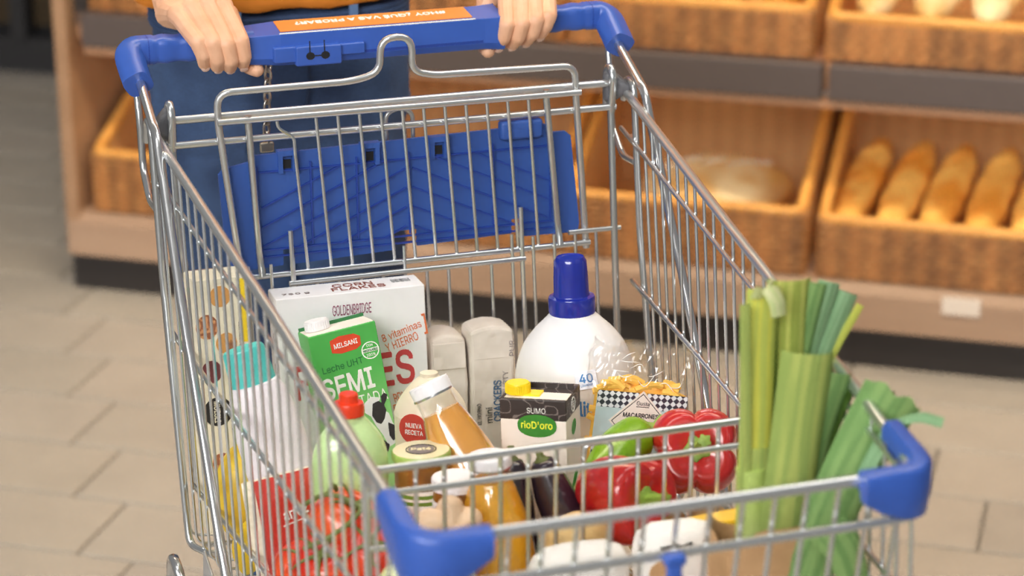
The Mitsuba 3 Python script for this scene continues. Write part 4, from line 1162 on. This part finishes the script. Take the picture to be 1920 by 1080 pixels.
# cabbage in the front left
k = thing('cabbage', 'pale green cabbage at the front left below the blue bumper', 'cabbage')
for i in range(9):
    a0 = i * 2.4; g = trimesh.creation.icosphere(4); v = g.vertices
    th = np.arctan2(v[:, 1], v[:, 0]); keep = np.abs(np.angle(np.exp(1j * (th - a0)))) < 1.05
    R0 = .040 + .0016 * i
    vv = v * (R0, R0, R0 * 1.75) * (1 + .05 * (meshkit.fbm(v * 4, 3, i) - .5) + .03 * np.sin(v[:, 2] * 10 + th * 6))[:, None]
    g.vertices = vv
    g.update_faces(keep[g.faces].all(1)); g.remove_unreferenced_vertices()
    put('leaf', g, 'mat_lettuce', k, TR(-.158, -.755, .676), smooth=True)
g = trimesh.creation.icosphere(3); g.vertices *= (.038, .038, .060); put('heart', g, 'mat_lettuce', k, TR(-.158, -.755, .676), smooth=True)

# packages in the front compartment
mat('sack_white', s2l(232, 228, 222), 0.55)
mat('kraft', mikit.proc(lambda p, n, uv: mix(s2l(176, 134, 92), s2l(204, 164, 120), fbm(p.x * 40, p.y * 40, p.z * 40))), 0.7)
mat('yellow_box', s2l(234, 186, 30), 0.4)


def soft(w, d, h, seed, amp=.004, top=.02):
    g = rbox(w, d, h, min(top, d * .48)).subdivide().subdivide()
    return bumpy(g, amp, 30, seed)


k = thing('flour_sack', 'white paper flour sack behind the front bar, right of the orange juice', 'flour')
put('paper', soft(.094, .050, .134, 3), 'mat_sack_white', k, stand(-.002, -.715, -3), smooth=True)
k = thing('sugar_sack', 'rounded white paper sack with a dark printed line behind the blue clip', 'sugar')
I = stand(.090, -.722, -4)
put('paper', soft(.084, .050, .146, 5, .004, .024), 'mat_sack_white', k, I, smooth=True)
put('printed_line', cbox(.030, .0035, .003), 'mat_print_black', k, I @ TR(-.006, -.0225, .130) @ RX(-40) @ RY(-4), smooth=False)
put('beige_seal', disc(.011, .001, 1.2), 'mat_kraft', k, I @ front(-.020, .108, -.0262), smooth=False)
k = thing('coffee_box', 'small yellow box with black band between the white sack and the leeks', 'box')
I = stand(.152, -.683, 6, 0, 0)
put('box', rbox(.062, .028, .128, .002), 'mat_yellow_box', k, I)
put('band', rbox(.0626, .0286, .018, .001), 'mat_print_black', k, I @ TR(0, 0, .098))

# leeks in a paper bag
k = thing('paper_bag', 'brown kraft paper bag holding the leeks in the front right corner', 'paper bag')
bagP = []
n = 40
for j, zz in enumerate(np.linspace(0, 1, 12)):
    row = []
    for i in range(n):
        a = 2 * math.pi * i / n; ca, sa = math.cos(a), math.sin(a)
        row.append([(.042 + .008 * zz) * np.sign(ca) * abs(ca) ** .6, (.034) * np.sign(sa) * abs(sa) ** .6, zz * .165 + (.010 * math.sin(a * 3) if j == 11 else 0)])
    bagP.append(row)
V = np.array(bagP).reshape(-1, 3); V += ((meshkit.fbm(V * 40, 3, 6) - .5) * .008)[:, None]
F = [[j * n + i, j * n + (i + 1) % n, (j + 1) * n + (i + 1) % n, (j + 1) * n + i] for j in range(11) for i in range(n)]
F = np.array(F); F = np.vstack([F[:, [0, 1, 2]], F[:, [0, 2, 3]]])
put('paper', trimesh.Trimesh(V, F, process=False), 'mat_kraft', k, stand(.132, -.812, 0, 3), smooth=40)


def leek_tex(c0, c1, f):
    return mikit.proc(lambda p, n, uv: mix(c0, c1, smoothstep(.3, .7, noise(uv.x * f, uv.y * 2.5, 0.0))))


for nm, c0, c1 in (('olive', (186, 194, 104), (150, 166, 80)), ('yellow', (206, 206, 92), (184, 196, 98)), ('light', (176, 188, 106), (150, 170, 94)), ('mid', (144, 178, 112), (120, 158, 96)), ('blue', (150, 188, 146), (128, 168, 124)), ('dark', (96, 130, 60), (76, 110, 48)), ('pale', (216, 218, 170), (196, 208, 148))):
    d = {'type': 'principledthin', 'base_color': leek_tex(s2l(*c0), s2l(*c1), 16), 'roughness': .4, 'diff_trans': .5}
    scene['mat_leek_' + nm] = d


def leek_leaf(k, P, w0, w1, m, fold=.45, face=(0, -1, .25), cut=0.0):
    C_ = spline(P, 8); n = len(C_); t = np.linspace(0, 1, n)
    tn = np.gradient(C_, axis=0); tn /= np.linalg.norm(tn, axis=1, keepdims=True)
    f = np.asarray(face, float); V = []; UV = []
    m_ = 13
    for i in range(n):
        b = np.cross(tn[i], f); b /= np.linalg.norm(b); o = np.cross(b, tn[i])
        w = (w0 + (w1 - w0) * t[i]) * .5
        for q in np.linspace(-1, 1, m_):
            V.append(C_[i] + b * w * q + o * (-fold * w * (1 - math.sqrt(max(0, 1 - (q * .96) ** 2)))) + tn[i] * (cut * .012 * math.sin(q * 7 + i) if i == n - 1 else 0))
            UV.append([q * .5 + .5, t[i]])
    F = []
    for i in range(n - 1):
        for q in range(m_ - 1):
            a = i * m_ + q
            F += [[a, a + 1, a + m_ + 1], [a, a + m_ + 1, a + m_]]
    kk = key_for('leaf', k)
    scene[kk] = mikit.ply(trimesh.Trimesh(np.array(V), F, process=False), 'mat_leek_' + m, True, uv=np.array(UV))


def leek(label, base, top, leaves):
    k = thing('leek', label, 'leek', 'leeks in the paper bag')
    b, t = np.array(base), np.array(top)
    put('stem', tube(spline([b, b * .6 + t * .4, t], 6), np.linspace(.016, .0135, 13), 20), 'mat_leek_stem', k, smooth=50)
    for args in leaves:
        leek_leaf(k, *args)


mat('leek_stem', mikit.proc(lambda p, n, uv: mix(s2l(226, 228, 200), s2l(160, 180, 96), smoothstep(.60, .78, p.z))), 0.35)
leek('leftmost leek with yellowish tall upright leaves folded at the top', (.135, -.800, .592), (.133, -.775, .80), [
    ([(.131, -.792, .70), (.136, -.780, .80), (.141, -.770, .90), (.145, -.764, .962)], .032, .030, 'yellow', .5),
    ([(.141, -.766, .955), (.146, -.772, .968), (.151, -.782, .958), (.152, -.786, .945)], .026, .022, 'pale', .5, (.5, -.7, .6)),
    ([(.135, -.775, .72), (.150, -.762, .83), (.153, -.752, .945)], .028, .026, 'dark', .4),
    ([(.125, -.785, .78), (.124, -.778, .88), (.122, -.775, .955)], .012, .010, 'light', .3),
    ([(.130, -.800, .66), (.135, -.790, .75), (.139, -.781, .82)], .034, .020, 'light', .6)])
leek('middle leek with the widest fan of green leaves', (.155, -.812, .592), (.162, -.785, .79), [
    ([(.164, -.772, .76), (.174, -.760, .86), (.178, -.752, .962)], .036, .042, 'olive', .8),
    ([(.166, -.764, .76), (.178, -.756, .86), (.201, -.748, .956)], .026, .024, 'mid', .5),
    ([(.170, -.766, .76), (.190, -.752, .86), (.220, -.742, .952)], .024, .026, 'blue', .55, (.3, -1, .2)),
    ([(.176, -.762, .76), (.205, -.748, .86), (.240, -.738, .938)], .022, .026, 'blue', .55, (.3, -1, .2)),
    ([(.190, -.758, .80), (.215, -.745, .87), (.250, -.738, .926)], .010, .008, 'yellow', .3),
    ([(.146, -.822, .70), (.160, -.812, .80), (.174, -.806, .914)], .046, .050, 'light', .75),
    ([(.160, -.810, .72), (.180, -.800, .81), (.204, -.794, .888)], .040, .042, 'mid', .6, (.25, -1, .3)),
    ([(.172, -.800, .75), (.196, -.790, .82), (.222, -.783, .875)], .030, .030, 'dark', .4, (.4, -1, .2))])
leek('rightmost leek leaning over the blue bumper with a ragged wide leaf', (.172, -.818, .592), (.180, -.800, .74), [
    ([(.158, -.842, .70), (.182, -.836, .765), (.214, -.830, .826), (.246, -.826, .876)], .042, .058, 'mid', .5, (-.05, -1, .35), .25),
    ([(.190, -.825, .77), (.216, -.816, .83), (.240, -.812, .874)], .030, .036, 'dark', .5, (.3, -1, .3), .3),
    ([(.205, -.838, .80), (.226, -.850, .855), (.242, -.868, .8735), (.260, -.882, .8720)], .014, .014, 'blue', .4, (0, -.4, 1)),
    ([(.172, -.856, .775), (.186, -.866, .752), (.194, -.868, .722), (.196, -.868, .704)], .040, .024, 'mid', .5),
    ([(.176, -.858, .70), (.186, -.862, .66), (.188, -.862, .63)], .016, .01, 'light', .4)])

# ------------------------------------------------------------------ the person pushing
mat('skin', mikit.proc(lambda p, n, uv: mix(s2l(214, 160, 124), s2l(230, 182, 150), fbm(p.x * 60, p.y * 60, p.z * 60))), 0.45, spec=0.4)
mat('nail', s2l(232, 196, 180), 0.25)
mat('denim', mikit.proc(lambda p, n, uv: mix(s2l(34, 52, 84), s2l(60, 84, 122), smoothstep(.2, .8, fbm(p.x * 14, p.y * 14, p.z * 9))) * (0.82 + .36 * noise(p.x * 500, p.y * 500, p.z * 500))), 0.8)
mat('denim_light', s2l(84, 112, 152), 0.8)
mat('denim_dark', s2l(28, 44, 72), 0.8)
mat('sweater', mikit.proc(lambda p, n, uv: mix(s2l(184, 106, 22), s2l(206, 126, 40), fbm(p.x * 30, p.y * 30, p.z * 30))), 0.85)
mat('hair', s2l(52, 34, 22), 0.5)
mat('shoe', s2l(70, 62, 58), 0.6)
N = thing('person', 'person in ochre sweater and blue jeans pushing the trolley, both hands on the blue handle', 'person')
BX, BY = -.038, .335


def hand_parts(mcp, pip, dip, tip, wrist, thumb, elbow):
    """bones of a hand that closes round the handle, and the forearm"""
    rm, rp, rd, rt = (.0112, .0120, .0118, .0106), (.0099, .0106, .0104, .0092), (.0090, .0097, .0095, .0084), (.0078, .0086, .0086, .0074)
    out = []
    w = np.array(wrist)
    for i in range(4):
        out += [hull((mcp[i], rm[i]), (pip[i], rp[i])), hull((pip[i], rp[i]), (dip[i], rd[i])), hull((dip[i], rd[i]), (tip[i], rt[i]))]
    side = (np.array(mcp[0]) - np.array(mcp[3])); side /= np.linalg.norm(side)
    out.append(hull(*[(np.array(mcp[i]) + [0, .004, -.001], rm[i] - .0012) for i in range(4)], (w + side * .014, .0165), (w - side * .014, .0165), (np.array(mcp[0]) * .5 + w * .5 + [0, .006, -.008], .0135), (np.array(mcp[3]) * .5 + w * .5 + [0, .006, -.008], .0135)))
    for i in range(4):
        out.append(hull((mcp[i], rm[i] + .0010), (np.array(mcp[i]) * .45 + (w + side * (.012 - .008 * i)) * .55, .0105)))
    t = [np.array(q) for q in thumb]
    out += [hull((w - side * .010, .016), (t[0], .0145), (np.array(mcp[3]) + [0, .012, -.006], .011)), hull((t[0], .0142), (t[1], .0112)), hull((t[1], .0112), (t[2], .0104)), hull((t[2], .0104), (t[3], .0082))]
    e = np.array(elbow)
    out += [hull((w + side * .011, .0185), (w - side * .011, .0185), (w * .6 + e * .4 + side * .006, .030), (w * .6 + e * .4 - side * .006, .030)), hull((w * .6 + e * .4 + side * .006, .030), (w * .6 + e * .4 - side * .006, .030), (e, .039))]
    return out


# image-left hand (index finger on the right) and image-right hand (index finger on the left); first entry is the little finger
mL = [(-.2190, .012, 1.0515), (-.2030, .012, 1.0565), (-.1860, .012, 1.0590), (-.1680, .012, 1.0575)]
pL = [(-0.205, -0.027, 1.0295), (-0.1895, -0.0305, 1.028), (-0.1745, -0.031, 1.0255), (-0.158, -0.03, 1.028)]
dL = [(-0.2, -0.0275, 1.015), (-0.185, -0.029, 1.0095), (-0.1705, -0.029, 1.007), (-0.155, -0.028, 1.0085)]
tL = [(-0.197, -0.016, 1.0015), (-0.1825, -0.014, 0.9975), (-0.1685, -0.013, 0.9955), (-0.1535, -0.013, 0.997)]
mR = [(.2090, .013, 1.0480), (.1930, .011, 1.0530), (.1760, .011, 1.0560), (.1590, .011, 1.0545)]
pR = [(0.1985, -0.0275, 1.0285), (0.182, -0.03, 1.0255), (0.1645, -0.031, 1.022), (0.1475, -0.0305, 1.022)]
dR = [(0.195, -0.027, 1.0175), (0.1785, -0.028, 1.011), (0.1615, -0.0285, 1.0075), (0.145, -0.0275, 1.0075)]
tR = [(0.192, -0.015, 1.0045), (0.1755, -0.0135, 0.9985), (0.159, -0.013, 0.9955), (0.143, -0.0125, 0.995)]
EL, ER = (-.218, .205, 1.255), (.165, .245, 1.235)
SL, SR = (BX - .175, BY + .03, 1.385), (BX + .175, BY + .03, 1.385)
parts_ = hand_parts(mL, pL, dL, tL, (-.2035, .080, 1.0390), [(-.160, .038, 1.040), (-.149, .026, 1.012), (-.1435, .004, .9905), (-.139, -.016, .9895)], EL)
parts_ += hand_parts(mR, pR, dR, tR, (.1600, .078, 1.0580), [(.147, .038, 1.040), (.138, .026, 1.012), (.1335, .004, .9905), (.130, -.014, .9890)], ER)
for e, sh in ((EL, SL), (ER, SR)):
    parts_.append(hull((e, .039), (sh, .048)))
HC = np.array([BX, BY - .02, 1.60])
parts_ += [hull((SL, .05), (SR, .05), ((BX, BY, 1.42), .06)), hull((SL, .05), (SR, .05), ((BX - .10, BY, 1.10), .08), ((BX + .10, BY, 1.10), .08)), hull(((BX - .09, BY, 1.10), .085), ((BX + .09, BY, 1.10), .085), ((BX - .070, BY + .01, .93), .078), ((BX + .070, BY + .01, .93), .078)),
           hull(((BX, BY, 1.40), .055), ((BX, BY - .01, 1.54), .052)), hull((HC + [0, 0, .05], .088), (HC + [0, .03, .06], .088), (HC + [0, -.05, -.06], .050)), hull((HC + [0, -.095, .0], .012), (HC + [0, -.112, -.022], .013)),
           hull((HC + [-.088, .01, .02], .012), (HC + [-.086, .01, -.02], .010)), hull((HC + [.088, .01, .02], .012), (HC + [.086, .01, -.02], .010))]
LEGS = [[(BX - .080, BY + .01, .90), (BX - .035, BY + .02, .50), (BX + .005, BY + .12, .085)], [(BX + .080, BY + .01, .90), (BX + .085, BY - .02, .50), (BX + .110, BY + .02, .085)]]
for hp, kn, an in LEGS:
    parts_ += [hull((hp, .070), (kn, .050)), hull((kn, .052), (an, .036))]
body_m = m3.Manifold.batch_boolean(parts_, m3.OpType.Add)
skin_ = tm(body_m.refine_to_length(.0032)); skin_.merge_vertices()
trimesh.smoothing.filter_taubin(skin_, lamb=.5, nu=.53, iterations=3)
put('body', skin_, 'mat_skin', N, smooth=True)
for pts, tips in ((dL, tL), (dR, tR)):
    for i in range(4):
        d_ = np.array(tips[i]) - np.array(pts[i]); d_ /= np.linalg.norm(d_)
        c_ = np.array(tips[i]) + d_ * .001
        g = trimesh.creation.icosphere(2); g.vertices *= (.0048, .0016, .0062)
        nrm = np.array([0, -.75, -.66]); nrm -= d_ * (nrm @ d_); nrm /= np.linalg.norm(nrm)
        M = np.eye(4); M[:3, 2] = d_; M[:3, 1] = nrm; M[:3, 0] = np.cross(nrm, d_); M[:3, 3] = c_ + nrm * (.0064 if i else .0058)
        put('nail', g, 'mat_nail', N, M, smooth=True)

# jeans
jp = []
for sg, (hp, kn, an) in zip((-1, 1), LEGS):
    hp, kn, an = map(np.array, (hp, kn, an))
    jp += [hull((hp + [-sg * .008, 0, .0], .095), (hp + [-sg * .008, -.015, -.10], .090), (kn, .066)), hull((kn, .066), (an + [0, 0, .02], .055))]
jp += [hull(((BX - .070, BY - .012, .95), .092), ((BX + .070, BY - .012, .95), .092), ((BX - .070, BY - .01, .84), .096), ((BX + .070, BY - .01, .84), .096), ((BX, BY + .04, .86), .10))]
jeans = m3.Manifold.batch_boolean(jp, m3.OpType.Add)
jeans = jeans - m3.Manifold.cube((1, 1, .3), True).translate((BX, BY, 1.160)) - m3.Manifold.cube((1, 1, .1), True).translate((BX, BY, .03))
g = tm(jeans.refine_to_length(.011)); g.merge_vertices(); trimesh.smoothing.filter_taubin(g, lamb=.5, nu=.53, iterations=10)
v = g.vertices; v += g.vertex_normals * ((meshkit.fbm(v * (16, 16, 34), 3, 4) - .5) * .012)[:, None]; g.vertices = v
J = put('jeans', g, 'mat_denim', N, smooth=True, label='blue jeans')
th = np.linspace(0, 2 * math.pi, 49)[:-1]
ring_ = np.column_stack([BX + .160 * np.sign(np.cos(th)) * np.abs(np.cos(th)) ** .8, BY - .012 + .095 * np.sign(np.sin(th)) * np.abs(np.sin(th)) ** .8 + .0 * th, .982 + .004 * np.sin(th)])
wb = [tube(ring_ + [0, 0, dz], .0045, 8, closed=True) for dz in (-.014, -.007, 0, .007)]
put('waistband', wb, 'mat_denim', J, smooth=50)
for x in (-.075, .07):
    put('belt_loop', rbox(.011, .005, .040, .001), 'mat_denim_light', J, TR(BX + x, BY - .113, .958))
put('fly_seam', tube(spline([(BX + .012, BY - .111, .955), (BX + .012, BY - .111, .90), (BX + .004, BY - .100, .84)], 6), .0022, 6), 'mat_denim_dark', J, smooth=50)
# sweater with sleeves pushed up
sp = [hull(((BX - .10, BY, 1.36), .075), ((BX + .10, BY, 1.36), .075), ((BX - .085, BY - .005, 1.08), .100), ((BX + .085, BY - .005, 1.08), .100)), hull(((BX - .085, BY - .005, 1.08), .100), ((BX + .085, BY - .005, 1.08), .100), ((BX - .078, BY - .012, .98), .106), ((BX + .078, BY - .012, .98), .106))]
for e, sh in ((EL, SL), (ER, SR)):
    sp.append(hull((np.array(e) * .95 + np.array(sh) * .05, .050), (sh, .062)))
    sp.append(hull((sh, .062), ((BX, BY, 1.38), .07)))
sw = m3.Manifold.batch_boolean(sp, m3.OpType.Add) - m3.Manifold.cube((1, 1, .3), True).translate((BX, BY, .848))
sw = sw - m3.Manifold.sphere(.062, 24).translate((BX, BY - .01, 1.47))
g = tm(sw.refine_to_length(.014)); g.merge_vertices(); trimesh.smoothing.filter_taubin(g, lamb=.5, nu=.53, iterations=8)
v = g.vertices; v += g.vertex_normals * ((meshkit.fbm(v * (12, 12, 26), 3, 9) - .5) * .016)[:, None]; g.vertices = v
put('sweater', g, 'mat_sweater', N, smooth=True, label='ochre sweater')
# hair, eyes, mouth, shoes
hr = hull((HC + [0, .02, .075], .094), (HC + [0, .055, .02], .088), (HC + [0, .07, -.14], .060)) - m3.Manifold.cube((.3, .14, .24), True).translate(tuple(HC + [0, -.095, -.03]))
put('hair', organic(hr, .014, 5), 'mat_hair', N, smooth=True)
for sg in (-1, 1):
    g = trimesh.creation.icosphere(2); g.vertices *= .0115
    put('eye', g, 'mat_print_white', N, TR(HC[0] + sg * .032, HC[1] - .078, HC[2] + .012), smooth=True)
    g = trimesh.creation.icosphere(2); g.vertices *= (.005, .002, .005)
    put('iris', g, 'mat_hair', N, TR(HC[0] + sg * .032, HC[1] - .0895, HC[2] + .010), smooth=True)
    sh_ = LEGS[0 if sg < 0 else 1][2]
    put('shoe', organic(hull(((sh_[0], sh_[1] + .03, .035), .034), ((sh_[0], sh_[1] - .06, .030), .030), ((sh_[0] + sg * .008, sh_[1] - .15, .024), .0235), ((sh_[0], sh_[1], .07), .042)), .012, 3), 'mat_shoe', N, smooth=True)
g = trimesh.creation.icosphere(2); g.vertices *= (.023, .006, .006)
put('lips', g, 'mat_brick_red', N, TR(HC[0], HC[1] - .098, HC[2] - .055), smooth=True)
